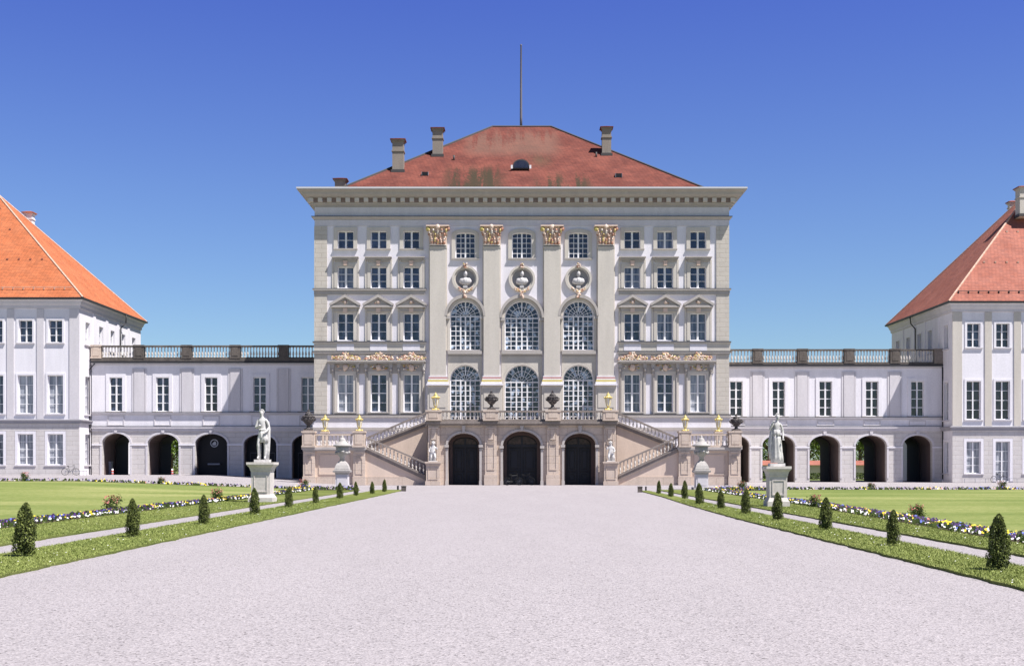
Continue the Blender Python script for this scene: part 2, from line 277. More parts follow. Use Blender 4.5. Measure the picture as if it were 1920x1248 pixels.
# ------------------------------------------------------------ mesh builder
ORG = {}
class MB:
    def __init__(s, xf=None): s.v = []; s.f = []; s.xf = xf; s.m = []; s.cm = 0; s.smooth = []; s.sm = False; s.ch = []
    def add(s, vs, fs):
        o = len(s.v); s.ch.append((o, o+len(vs)))
        for p in vs: s.v.append(tuple(s.xf(p)) if s.xf else tuple(p))
        for f in fs: s.f.append(tuple(i+o for i in f)); s.m.append(s.cm); s.smooth.append(s.sm)
        return s
    def box(s, x0, x1, y0, y1, z0, z1):
        if x0 > x1: x0, x1 = x1, x0
        if z0 > z1: z0, z1 = z1, z0
        return s.add([(x0,y0,z0),(x1,y0,z0),(x1,y1,z0),(x0,y1,z0),(x0,y0,z1),(x1,y0,z1),(x1,y1,z1),(x0,y1,z1)],
            [(0,3,2,1),(4,5,6,7),(0,1,5,4),(1,2,6,5),(2,3,7,6),(3,0,4,7)])
    def prism(s, polys, y0, y1):
        """polygon(s) in x,z (first outer, the rest holes), extruded from y0 to y1"""
        if not isinstance(polys[0][0], (tuple, list)): polys = [polys]
        flat = [p for q in polys for p in q]; n = len(flat)
        tr = tessellate_polygon([[Vector((p[0], p[1], 0)) for p in q] for q in polys])
        vs = [(p[0], y0, p[1]) for p in flat]+[(p[0], y1, p[1]) for p in flat]
        fs = [tuple(t) for t in tr]+[tuple(i+n for i in reversed(t)) for t in tr]
        o = 0
        for q in polys:
            k = len(q)
            for i in range(k): j = (i+1) % k; fs.append((o+i, o+j, n+o+j, n+o+i))
            o += k
        return s.add(vs, fs)
    def lathe(s, cx, cy, prof, n=12, ph=0, sq=False, z0=0):
        if sq: n, ph = 4, math.pi/4
        k = math.sqrt(2) if sq else 1
        vs = []; fs = []
        for r, z in prof:
            for i in range(n):
                a = ph+2*math.pi*i/n; vs.append((cx+r*k*math.cos(a), cy+r*k*math.sin(a), z+z0))
        for j in range(len(prof)-1):
            for i in range(n): a = j*n+i; b = j*n+(i+1) % n; fs.append((a, b, b+n, a+n))
        fs.append(tuple(range(n-1, -1, -1))); fs.append(tuple((len(prof)-1)*n+i for i in range(n)))
        old = s.sm; s.sm = not sq and n > 6; s.add(vs, fs); s.sm = old
        return s
    def tube(s, p0, p1, r0, r1=None, n=8):
        r1 = r0 if r1 is None else r1
        p0 = Vector(p0); p1 = Vector(p1); d = (p1-p0).normalized(); a = d.orthogonal().normalized(); b = d.cross(a)
        vs = [p+(a*math.cos(2*math.pi*i/n)+b*math.sin(2*math.pi*i/n))*r for p, r in ((p0, r0), (p1, r1)) for i in range(n)]
        old = s.sm; s.sm = n > 6
        s.add(vs, [(i, (i+1) % n, n+(i+1) % n, n+i) for i in range(n)]+[tuple(range(n-1, -1, -1)), tuple(range(n, 2*n))]); s.sm = old
        return s
    def path(s, pts, r, n=6):
        for a, b in zip(pts, pts[1:]): s.tube(a, b, r, r, n)
        return s
    def blob(s, c, r, seg=8, rings=6, jit=0):
        c = Vector(c); r = Vector((r, r, r)) if not hasattr(r, '__len__') else Vector(r); vs = []; fs = []
        for j in range(rings+1):
            t = math.pi*j/rings
            for i in range(seg):
                a = 2*math.pi*i/seg; k = 1+random.uniform(-jit, jit)
                vs.append(c+Vector((r.x*math.sin(t)*math.cos(a)*k, r.y*math.sin(t)*math.sin(a)*k, r.z*math.cos(t)*k)))
        for j in range(rings):
            for i in range(seg): a = j*seg+i; b = j*seg+(i+1) % seg; fs.append((a, b, b+seg, a+seg))
        old = s.sm; s.sm = True; s.add(vs, fs); s.sm = old; return s
    def mesh(s, name, mats, off=(0,0,0), recalc=True):
        me = bpy.data.meshes.new(name)
        me.from_pydata([(v[0]-off[0], v[1]-off[1], v[2]-off[2]) for v in s.v], [], s.f)
        for m in (mats if isinstance(mats, (list, tuple)) else [mats]): me.materials.append(m)
        me.polygons.foreach_set('material_index', s.m); me.polygons.foreach_set('use_smooth', s.smooth)
        if recalc:
            b = bmesh.new(); b.from_mesh(me); bmesh.ops.recalc_face_normals(b, faces=b.faces); b.to_mesh(me); b.free()
        return me
    def build(s, name, mats, parent=None, recalc=True, label=None, split=False):
        if split:
            bx = [(np.array(s.v[a:b]).min(0)-.012, np.array(s.v[a:b]).max(0)+.012) for a, b in s.ch]; grp = list(range(len(bx)))
            for i in range(len(bx)):
                for j in range(i):
                    if (bx[i][0] <= bx[j][1]).all() and (bx[j][0] <= bx[i][1]).all():
                        gi, gj = grp[i], grp[j]; grp = [gj if q == gi else q for q in grp]
            for gg in sorted(set(grp)):
                n_ = MB(); n_.cm = 0
                for q, (a, b) in enumerate(s.ch):
                    if grp[q] == gg: n_.add(s.v[a:b], [tuple(i-a for i in f) for f in s.f if a <= f[0] < b])
                n_.build(name, mats, parent, recalc, label)
            return
        off = ORG.get(parent.name, (0,0,0)) if parent else (0,0,0)
        o = bpy.data.objects.new(name, s.mesh(name, mats, off, recalc)); COL.objects.link(o)
        if parent: o.parent = parent; ORG[o.name] = off
        if label: o['label'] = label
        return o
    def solo(s, name, mats, loc, label, cat, group=None, kind=None, recalc=True):
        o = bpy.data.objects.new(name, s.mesh(name, mats, loc, recalc)); COL.objects.link(o); o.location = loc
        ORG[o.name] = loc; tag(o, label, cat, group, kind); return o
def tag(o, label=None, cat=None, group=None, kind=None):
    if label: o['label'] = label
    if cat: o['category'] = cat
    if group: o['group'] = group
    if kind: o['kind'] = kind
    return o
def thing(name, loc, label, cat, group=None):
    o = bpy.data.objects.new(name, None); COL.objects.link(o); o.location = loc; o.empty_display_size = .5
    ORG[o.name] = tuple(loc); return tag(o, label, cat, group)
def copy_thing(src, loc, label, rot=0, scale=1, group=None):
    c = src.copy(); COL.objects.link(c); c.location = loc; c.rotation_euler = (0, 0, rot); c.scale = (scale,)*3; c['label'] = label
    if group: c['group'] = group
    for ch in [x for x in COL.objects if x.parent == src]:
        d = ch.copy(); COL.objects.link(d); d.parent = c
        for g in [x for x in COL.objects if x.parent == ch]:
            e = g.copy(); COL.objects.link(e); e.parent = d
    return c

class Plane_:
    """a frontal plane at distance Y: converts lengths measured on the photo into metres"""
    def __init__(s, Y, dx=0, dy=0): s.Y = Y; s.s = F/Y; s.dx = dx; s.dy = dy
    def X(s, px): return (px+s.dx-HX)/s.s
    def Z(s, py): return EYE+(HY-(py+s.dy))/s.s
def hgt(x, y):
    sx = min(max((-x-14)/16, 0), 1); t = min(max((y-55)/45, 0), 1)
    return .75*sx*t*t*(3-2*t)
def gpt(px, py):
    Y = F*EYE/(py-HY); return ((px-HX)/F*Y, Y)

# ------------------------------------------------------------ ground
def grid_sheet(name, mats, xs, ys, z, kind='structure', label=None, skirt=0, jit=0, xl=None, xr=None):
    vs = []; fs = []; nx = len(xs); ny = len(ys)
    for j, y in enumerate(ys):
        a = xl(y) if xl else xs[0]; b = xr(y) if xr else xs[-1]
        for i in range(nx):
            t = (xs[i]-xs[0])/(xs[-1]-xs[0]); x = a+(b-a)*t
            if jit and i in (0, nx-1): x += jit*(noise.noise((y*1.3, i*3.1, 0))+.6*noise.noise((y*5, i*2.7, 5)))
            vs.append((x, y, hgt(x, y)+z))
    for j in range(ny-1):
        for i in range(nx-1): a = j*nx+i; fs.append((a, a+1, a+1+nx, a+nx))
    if skirt:
        loop = [i for i in range(nx)]+[j*nx+nx-1 for j in range(1, ny)]+[(ny-1)*nx+i for i in range(nx-2, -1, -1)]+[j*nx for j in range(ny-2, 0, -1)]
        o = len(vs); vs += [(vs[k][0], vs[k][1], vs[k][2]-skirt) for k in loop]
        for q in range(len(loop)): w = (q+1) % len(loop); fs.append((loop[q], o+q, o+w, loop[w]))
    m = MB(); m.add(vs, fs); o = m.build(name, mats, recalc=False); o['kind'] = kind
    if label: o['label'] = label
    return o
g = MB(); g.add([(-2500,-300,-.08),(2500,-300,-.08),(2500,4000,-.08),(-2500,4000,-.08)], [(0,1,2,3)]); o = g.build('ground', M['field'], recalc=False); o['kind'] = 'structure'
fr = lambda a, b, n: [a+(b-a)*i/(n-1) for i in range(n)]
grid_sheet('gravel_forecourt', M['gravel'], fr(-90, 90, 91), fr(-20, 141, 81), 0)
rIn = lambda y: float(np.interp(y, [0, 40, 54, 67, 82, 90], [6.8, 6.85, 7.14, 7.6, 7.85, 8.0]))
TZ = .045
grid_sheet('grass_verge', M['grass'], fr(-9.72, -7.85, 5), fr(8, 86, 400), TZ, skirt=.06, jit=.07)
grid_sheet('grass_verge', M['grass'], fr(6.8, 8.35, 5), fr(8, 83, 400), TZ, skirt=.06, jit=.07, xl=rIn, xr=lambda y: 8.32+max(0, y-55)*.006)
grid_sheet('grass_border', M['grass'], fr(-13.75, -10.9, 5), fr(8, 86, 400), TZ, skirt=.06, jit=.06)
rb = lambda y: float(np.interp(y, [10, 30, 50, 90], [10.1, 10.8, 11.7, 12.2]))      # near edge of the right flower bed
grid_sheet('grass_border', M['grass'], fr(9.35, 11, 5), fr(8, 86, 400), TZ, skirt=.06, jit=.06, xr=rb)
grid_sheet('lawn', M['lawn'], fr(-85, -13.75, 60), fr(8, 87, 60), TZ, skirt=.06)
grid_sheet('lawn', M['lawn'], fr(11, 85, 60), fr(8, 87, 60), TZ, skirt=.06, xl=rb)

def blades(name, n, area, zoff=TZ):
    P = []
    while len(P) < n:
        x, y = area()
        P.append((x, y, hgt(x, y)+zoff))
    P = np.array(P); a = rng.uniform(0, math.pi, n); w = rng.uniform(.003, .007, n)*(1+P[:,1]/45); h = rng.uniform(.012, .038, n)
    d = np.stack([np.cos(a)*w, np.sin(a)*w, np.zeros(n)], 1); t = np.stack([rng.normal(0, .02, n), rng.normal(0, .02, n), h], 1)
    V = np.stack([P-d, P+d, P+t], 1).reshape(-1, 3); return V
def rawmesh(name, V, k, mats, midx=None):
    n = len(V)//k; me = bpy.data.meshes.new(name); me.vertices.add(len(V)); me.vertices.foreach_set('co', V.astype(np.float32).ravel())
    me.loops.add(len(V)); me.loops.foreach_set('vertex_index', np.arange(len(V), dtype=np.int32))
    me.polygons.add(n); me.polygons.foreach_set('loop_start', np.arange(0, len(V), k, dtype=np.int32))
    for m in (mats if isinstance(mats, (list, tuple)) else [mats]): me.materials.append(m)
    if midx is not None: me.polygons.foreach_set('material_index', np.asarray(midx, dtype=np.int32))
    me.update(calc_edges=True); me.validate(); return me
def near(y0, y1): return y0+(y1-y0)*random.random()**1.7
def aL():
    y = near(17, 60); r = random.random()
    return (random.uniform(-9.75, -7.8), y) if r < .5 else (random.uniform(-13.7, -10.87), y)
def aR():
    y = near(14, 60); r = random.random()
    return (random.uniform(rIn(y)-.05, 8.36), y) if r < .5 else (random.uniform(9.32, rb(y)), y)
for nm, ar in (('grass_blades', aL), ('grass_blades', aR)):
    o = bpy.data.objects.new(nm, rawmesh(nm, blades(nm, 90000, ar), 3, M['blade'])); COL.objects.link(o)
    tag(o, 'short grass blades growing on the verges beside the '+('left' if ar is aL else 'right')+' gravel path', 'grass', kind='stuff')
# daisies in the grass
V = []
for ar in (aL, aR):
    for _ in range(130):
        x, y = ar(); r = random.uniform(.008, .018); z = TZ+.035+hgt(x, y)
        V += [(x-r, y, z-r*.4), (x+r, y-r*.3, z), (x+r*.6, y+r, z+r*.4), (x-r*.6, y+r, z+r*.3)]
o = bpy.data.objects.new('daisies', rawmesh('daisies', np.array(V), 4, FL[2])); COL.objects.link(o)
tag(o, 'tiny white daisies scattered over the grass verges', 'daisies', kind='stuff')

# ------------------------------------------------------------ flower beds
def bed(label, line, width, dens=55, y=None, white_edge=True, hmax=.2):
    """line = polyline of the near edge (x, y); flowers over `width` to the side `y` (+1 left, -1 right, 0 = in depth)"""
    V = []; mi = []; Lf = []
    soil = MB(); cnt = 0
    for (ax, ay), (bx, by) in zip(line, line[1:]):
        ln = math.hypot(bx-ax, by-ay); n = int(ln*width*dens)
        nx, ny = ((0, 1) if y == 0 else ((-1, 0) if y > 0 else (1, 0)))
        for _ in range(n):
            t = random.random(); w = random.random(); wob = .12*noise.noise((t*ln*1.1+ax, ay, 0))
            x = ax+(bx-ax)*t+nx*(w*width+wob); yy = ay+(by-ay)*t+ny*(w*width+wob)
            hz = hgt(x, yy)+TZ
            if random.random() < .42: h = random.uniform(.03, hmax*.7); Lf.append((x, yy, hz+h)); continue
            cl = noise.noise((x*1.4+9, yy*.9, 0))
            if white_edge and w < .10 and random.random() < .8: c = 2
            elif cl > .24: c = random.choice([0, 0, 0, 2, 0, 1])
            elif cl < -.05: c = random.choice([1, 1, 3, 1, 4])
            else: c = random.choice([0, 1, 3, 1, 5, 3, 1, 1, 1])
            h = random.uniform(.05, .12 if w < .25 else hmax); r = random.uniform(.018, .034)*(1+yy/110)
            tx = random.uniform(-.5, .5); ty = random.uniform(.3, 1.2)
            for k in range(4):
                a = math.pi/4+k*math.pi/2; V.append((x+r*math.cos(a), yy+r*math.sin(a)*.6, hz+h+r*math.sin(a)*ty+r*math.cos(a)*tx))
            mi.append(c)
        a_ = (ax, ay); b_ = (bx, by); st = max(1, int(ln/2))
        for k in range(st):
            p = [(ax+(bx-ax)*q/st, ay+(by-ay)*q/st) for q in (k, k+1)]
            quad = [p[0], p[1], (p[1][0]+nx*width, p[1][1]+ny*width), (p[0][0]+nx*width, p[0][1]+ny*width)]
            soil.add([(q[0], q[1], hgt(*q)+TZ+.012) for q in quad], [(0,1,2,3)])
    for (x, yy, z) in Lf:
        for q in range(2):
            r = random.uniform(.03, .06)*(1+yy/140); a = random.uniform(0, 3.14)
            V += [(x-r*math.cos(a), yy-r*math.sin(a), z-r), (x+r*math.cos(a), yy+r*math.sin(a), z-r*.5), (x+r*.4*math.cos(a), yy, z+r), (x-r*.6*math.cos(a), yy+.02, z+r*.6)]; mi.append(6)
    base = thing('flower_bed', (line[0][0], line[0][1], hgt(*line[0])), label, 'flower bed'); base['kind'] = 'stuff'
    off = np.array(ORG[base.name])
    o = bpy.data.objects.new('blossoms', rawmesh('blossoms', np.array(V)-off, 4, FL+[M['leafd']], mi)); COL.objects.link(o); o.parent = base; o['kind'] = 'stuff'
    soil.build('soil', M['soil'], base, recalc=False)
bed('long bed of yellow, purple and white pansies between left lawn and grass border', [(-13.65, 28), (-13.6, 50), (-13.5, 72), (-13.9, 84)], .8, 120, 1, hmax=.16)
bed('long bed of yellow, purple and white pansies between right lawn and grass border', [(rb(20), 20), (rb(30), 30), (rb(50), 50), (rb(84), 84)], .8, 120, -1, hmax=.16)
bed('thin line of pansies along the far edge of the left lawn', [(-70, 85.9), (-14.6, 85.9)], .5, 60, 0, False, .2)
bed('thin line of pansies along the far edge of the right lawn', [(13.3, 85.9), (70, 85.9)], .5, 60, 0, False, .2)

# ------------------------------------------------------------ windows and facade helpers
def rect(x0, x1, z0, z1): return [(x0, z0), (x1, z0), (x1, z1), (x0, z1)]
def archpoly(cx, hw, z0, zs, rise=None, n=16):
    """flat-sided opening with an arched top: zs = springing height, rise = arch height (default half circle)"""
    rise = hw if rise is None else rise
    return [(cx-hw, z0), (cx+hw, z0)]+[(cx+hw*math.cos(math.pi*i/n), zs+rise*math.sin(math.pi*i/n)) for i in range(n+1)]
def circle(cx, cz, r, n=28): return [(cx+r*math.cos(2*math.pi*i/n), cz+r*math.sin(2*math.pi*i/n)) for i in range(n)]
def window(parent, xf, cx, hw, z0, z1, cols, rows, pane, arch=None, dep=.20, mull=.11, bar=.05, surr=None, surr_mat=None, sill=True, transom=None, sill_mat=None, name='window'):
    """cx, hw, z0, z1 = the opening; arch: None | 'round' | rise; surr = (width, proud)"""
    zs = z1
    if arch == 'round': rise = hw; zs = z1-hw
    elif arch: rise = arch; zs = z1-arch
    op = archpoly(cx, hw, z0, zs, rise) if arch else rect(cx-hw, cx+hw, z0, z1)
    f = MB(xf); fw = .07
    inn = archpoly(cx, hw-fw, z0+fw, zs, rise-fw) if arch else rect(cx-hw+fw, cx+hw-fw, z0+fw, z1-fw)
    f.prism([op, inn], dep-.03, dep+.12)
    def top(x):
        if not arch: return z1-fw
        t = min(abs(x-cx)/(hw-fw), 1); return zs+(rise-fw)*math.sqrt(max(0, 1-t*t))
    gtop = zs if arch == 'round' else z1
    W2 = 2*hw-2*fw
    for c in range(1, cols):
        x = cx-hw+fw+W2*c/cols; wd = mull if (cols % 2 == 0 and c == cols//2) or (cols == 6 and c in (2, 4)) else bar
        ztop = zs if arch == 'round' else top(x+ (wd/2 if x > cx else -wd/2))
        f.box(x-wd/2, x+wd/2, dep+.001+.004*c, dep+.07+.004*c, z0+fw*.5, ztop)
    H = (gtop-z0)
    for r in range(1, rows+ (1 if arch == 'round' else 0)):
        z = z0+H*r/rows; wd = bar*1.7 if (transom is not None and r == transom) or (arch == 'round' and r == rows) else bar
        f.box(cx-hw+fw*.5, cx+hw-fw*.5, dep+.012, dep+.055, z-wd/2, z+wd/2)
    if arch == 'round':
        rr = hw-fw
        for k, q in ((.36, .04), (.68, .04)):
            r1 = rr*k; n = 20
            pts = [(cx+(r1+q/2)*math.cos(math.pi*i/n), zs+(r1+q/2)*math.sin(math.pi*i/n)) for i in range(n+1)]+[(cx+(r1-q/2)*math.cos(math.pi*i/n), zs+(r1-q/2)*math.sin(math.pi*i/n)) for i in range(n, -1, -1)]
            f.prism(pts, dep+.02, dep+.06)
        for i in range(1, 10):
            a = math.pi*i/10; ca, sa = math.cos(a), math.sin(a); w = .022 if i != 5 else .05; r0 = rr*(.36 if i % 2 else .1)
            f.prism([(cx+r0*ca-w*sa, zs+r0*sa+w*ca), (cx+r0*ca+w*sa, zs+r0*sa-w*ca), (cx+rr*ca+w*sa, zs+rr*sa-w*ca), (cx+rr*ca-w*sa, zs+rr*sa+w*ca)], dep+.025+.002*i, dep+.058+.002*i)
    fr_ = f.build(name, M['frame'], parent)
    p = MB(xf); p.prism(op, dep+.13, dep+.16); p.build('pane', pane, fr_)
    if surr:
        sw, sp = surr; s = MB(xf)
        o2 = archpoly(cx, hw+sw, z0, zs, rise+sw) if arch else rect(cx-hw-sw, cx+hw+sw, z0, z1+sw)
        # ring open at the bottom: two legs and a head
        if arch:
            n = 16
            outp = [(cx-hw-sw, z0)]+[(cx-(hw+sw)*math.cos(math.pi*i/n), zs+(rise+sw)*math.sin(math.pi*i/n)) for i in range(n+1)]+[(cx+hw+sw, z0)]
            inp = [(cx+hw, z0)]+[(cx+hw*math.cos(math.pi*i/n), zs+rise*math.sin(math.pi*i/n)) for i in range(n+1)]+[(cx-hw, z0)]
        else:
            outp = [(cx-hw-sw, z0), (cx-hw-sw, z1+sw), (cx+hw+sw, z1+sw), (cx+hw+sw, z0)]
            inp = [(cx+hw, z0), (cx+hw, z1), (cx-hw, z1), (cx-hw, z0)]
        s.prism(outp+inp, -sp, .003)
        s.build('surround', surr_mat or M['beige'], fr_)
    if sill:
        s = MB(xf); sw = surr[0] if surr else .05
        s.box(cx-hw-sw-.03, cx+hw+sw+.03, -(surr[1] if surr else 0)-.08, dep-.03, z0-.12, z0-.002)
        s.build('sill', sill_mat or M['corn'], fr_)
    return op
def front(Y): return lambda p: (p[0], Y+p[1], p[2])
def sidex(X, sgn): return lambda p: (X-sgn*p[1], p[0], p[2])      # sgn=+1: wall faces +x
def ringprofile(mb, x0, x1, y0, y1, prof):
    vs = []; fs = []
    for o_, z in prof: vs += [(x0-o_, y0-o_, z), (x1+o_, y0-o_, z), (x1+o_, y1+o_, z), (x0-o_, y1+o_, z)]
    for j in range(len(prof)-1):
        for i in range(4): a = 4*j+i; b = 4*j+(i+1) % 4; fs.append((a, b, b+4, a+4))
    mb.add(vs, fs)
def hiproof(parent, corners, zb, ridge, zr, m, name='roof', ridge_mat=None, capr=.12):
    (x0, x1, y0, y1) = corners; (rx0, rx1, ry0, ry1) = ridge
    mb = MB(); mb.add([(x0,y0,zb),(x1,y0,zb),(x1,y1,zb),(x0,y1,zb),(rx0,ry0,zr),(rx1,ry0,zr),(rx1,ry1,zr),(rx0,ry1,zr)],
        [(0,1,5,4),(1,2,6,5),(2,3,7,6),(3,0,4,7),(4,5,6,7),(3,2,1,0)])
    r = mb.build(name, m, parent)
    c = MB()
    for a, b in (((x0,y0,zb),(rx0,ry0,zr)), ((x1,y0,zb),(rx1,ry0,zr)), ((x1,y1,zb),(rx1,ry1,zr)), ((x0,y1,zb),(rx0,ry1,zr)), ((rx0,ry0,zr),(rx1,ry0,zr))):
        if (Vector(a)-Vector(b)).length > .2: c.tube(a, b, capr, capr, 6)
    c.build('ridge_capping', ridge_mat or M['ridge'], r)
    return r
def chimney(roof, x, y, zb, zt, w, m, cap):
    mb = MB(); h = zt-zb; d = w*1.0
    mb.box(x-w/2, x+w/2, y-d/2, y+d/2, zb, zt-.28)
    z = zt-h*.38 if h > 1.6 else zt-.75
    mb.box(x-w/2-.07, x+w/2+.07, y-d/2-.07, y+d/2+.07, z, z+.12)
    mb.box(x-w/2-.10, x+w/2+.10, y-d/2-.10, y+d/2+.10, zt-.28, zt-.14)
    c = mb.build('chimney', m, roof)
    k = MB(); k.box(x-w/2-.2, x+w/2+.2, y-d/2-.2, y+d/2+.2, zt-.14, zt-.05); k.lathe(x, y, [(w/2+.16, zt-.05), (w/4, zt+.08)], sq=True)
    k.build('chimney_cap', cap, c)
    f = MB(); f.box(x-w/2-.12, x+w/2+.12, y-d/2-.14, y+d/2, zb+.02, zb+.30); f.build('flashing', M['ridge'], c)

# baluster mesh shared by every balustrade (1 m tall, scaled)
def baluster_mesh(name, m, h=.72, r=.075):
    b = MB(); pr = [(.9, 0), (.9, .07), (.5, .10), (.55, .16), (1.0, .30), (.95, .38), (.5, .62), (.42, .78), (.7, .84), (.5, .88), (.9, .92), (.9, 1.0)]
    b.lathe(0, 0, [(q*r, z*h) for q, z in pr], 8); return b.mesh(name, m)
def balusters(parent, mesh, pts, org):
    for p in pts:
        o = bpy.data.objects.new('baluster', mesh); COL.objects.link(o); o.parent = parent; o.location = (p[0]-org[0], p[1]-org[1], p[2]-org[2])

# ------------------------------------------------------------ the central palace block
CX = 978.5
A = Plane_(115.0)
mx = lambda px: 2*CX-px
Zm = A.Z; Xm = A.X
XL, XR = Xm(590), Xm(1367); cxm = (XL+XR)/2
palace = thing('palace', (cxm, 131, 0), 'tall five-storey pale palace block with red hipped roof and gilded pilaster capitals', 'palace')
YB = 147.0
xfm = front(115.0)
wins = []   # (cx, hw, z0, z1, cols, rows, pane, kwargs)
panes1 = ['gA', 'gA', 'gD', 'gD', 'gB', 'gA']; panes2 = ['gB', 'gA', 'gA', 'gB', 'gA', 'gA']; panes3 = ['gA', 'gA', 'gA', 'gA', 'gB', 'gB']; panes4 = ['gC', 'gA', 'gB', 'gB', 'gA', 'gC']
sidec = [648, 710, 771.5, mx(771.5), mx(710), mx(648)]
U = A.s
for i, c in enumerate(sidec):
    x = Xm(c); hw = 15/U
    wins.append((x, hw, Zm(466), Zm(433), 2, 2, M[panes1[i]], dict(surr=(7/U, .10), surr_mat=M['beige'], mull=.17, dep=.28)))
    wins.append((x, hw, Zm(540), Zm(500), 2, 3, M[panes2[i]], dict(surr=(6/U, .10), surr_mat=M['beige'], mull=.19, sill=False, dep=.28)))
    wins.append((x, hw, Zm(638), Zm(587), 2, 3, M[panes3[i]], dict(surr=(6/U, .10), surr_mat=M['beige'], mull=.17, sill=False, dep=.28)))
    wins.append((x, hw, Zm(772), Zm(701), 2, 4, M[panes4[i]], dict(surr=(5/U, .12), surr_mat=M['beige'], mull=.17, dep=.28, transom=2)))
cc = [872.5, CX, mx(872.5)]
for c in cc:
    x = Xm(c)
    wins.append((x, 18.5/U, Zm(484), Zm(436), 4, 5, M['gD'], dict(arch=.2, surr=(7/U, .12), mull=.14, dep=.22)))
    hw = 28.5/U if c != CX else 32/U
    wins.append((x, hw, Zm(656), Zm(564), 6, 7, M['gE'], dict(arch='round', surr=(5/U, .12), surr_mat=M['beige'], mull=.13, bar=.062, dep=.30)))
    wins.append((x, hw, Zm(790), Zm(684), 6, 8, M['gE'], dict(arch='round', surr=(4/U, .08), surr_mat=M['beige'], mull=.13, bar=.062, dep=.30, sill=False)))
holes = []
for w in wins:
    cx, hw, z0, z1, c_, r_, pn, kw = w
    holes.append(window(palace, xfm, cx, hw, z0, z1, c_, r_, pn, **kw))
# door openings at the back of the porch
TP = Plane_(108.4)
doors = [(869.5, 29.5, 812, 833), (CX, 35.5, 808, 835), (mx(869.5), 29.5, 812, 833)]
for c in cc:     # oval bust niches
    holes.append(circle(Xm(c), Zm(523), 18.5/U))
w = MB(xfm); w.prism([rect(XL, XR, 0, Zm(387))]+holes, 0, .6); w.build('front_wall', M['white'], palace)
w = MB(); w.box(XL, XL+.6, 115.6, YB, 0, Zm(387)); w.box(XR-.6, XR, 115.6, YB, 0, Zm(387)); w.box(XL+.6, XR-.6, YB-.6, YB, 0, Zm(387))
w.build('side_and_rear_walls', M['beige'], palace)
w = MB(); w.box(XL+.6, XR-.6, 115.62, YB-.6, 5.3, 5.5); w.build('floor_slab', M['inner'], palace)
# cornice
zt = 26.72
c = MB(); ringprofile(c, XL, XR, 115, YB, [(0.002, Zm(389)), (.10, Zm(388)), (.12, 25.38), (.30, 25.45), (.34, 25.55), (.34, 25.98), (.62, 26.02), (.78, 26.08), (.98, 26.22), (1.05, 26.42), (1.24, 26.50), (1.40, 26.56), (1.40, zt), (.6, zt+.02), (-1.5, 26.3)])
corn = c.build('cornice', plaster('grey shaded cornice stone', (.37, .34, .315), .08), palace)  # darker than the other cornice stone: overhang shade put into the colour
c = MB(xfm); c.box(XL-.30, XR+.30, -.352, -.341, 25.58, 25.975); c.build('dentil_band', M['dgap'], corn)
dn = MB(); x = XL-.2; step = 17.0/U
nd = int((XR-XL+.4)/step)
for i in range(nd+1):
    x = XL-.25+(XR-XL+.5)*i/nd; dn.box(x-step*.24, x+step*.24, 114.40, 114.645, 25.60, 25.97)
for sx, X_ in ((-1, XL), (1, XR)):
    for i in range(8):
        y = 114.8+i*1.07; dn.box(X_+sx*.335, X_+sx*.60, y-.2, y+.2, 25.60, 25.97)
dn.build('dentil', M['beige'], corn, split=True)
gt = MB(); ringprofile(gt, XL, XR, 115, YB, [(1.405, zt-.10), (1.43, zt-.10), (1.43, zt+.05), (1.25, zt+.06)]); gt.build('gutter_edge', mat('pale zinc gutter', (.55, .54, .56), .5), corn)
# frieze ledge and attic band
s = MB(); ringprofile(s, XL, XR, 115, YB, [(0, Zm(412)), (.12, Zm(411)), (.22, Zm(409)), (.26, Zm(407)), (0.0, Zm(405))]); s.build('frieze_ledge', M['corn'], palace)
s = MB(xfm); s.box(XL-.28, XR+.28, -.29, -.002, Zm(407)+.001, Zm(407)+.055); s.build('dark_ledge_strip', M['ridge'], palace)  # thin dark strip along the top of the frieze ledge
s = MB(xfm); s.box(XL, XR, -.05, 0, Zm(405.2), Zm(388.8)); s.build('frieze', M['strip'], palace)
s = MB(xfm); s.box(XL-.0, XR+.0, -.06, .0, Zm(424), Zm(412.3)); s.build('architrave_band', M['strip'], palace)
# quoined corners
for a, b in ((590, 613.5), (mx(613.5), 1367)):
    q = MB(xfm); q.box(Xm(a)-.03, Xm(b), -.10, -.001, Zm(800), Zm(424.2)); q.build('corner_pilaster', M['quoin'], palace)
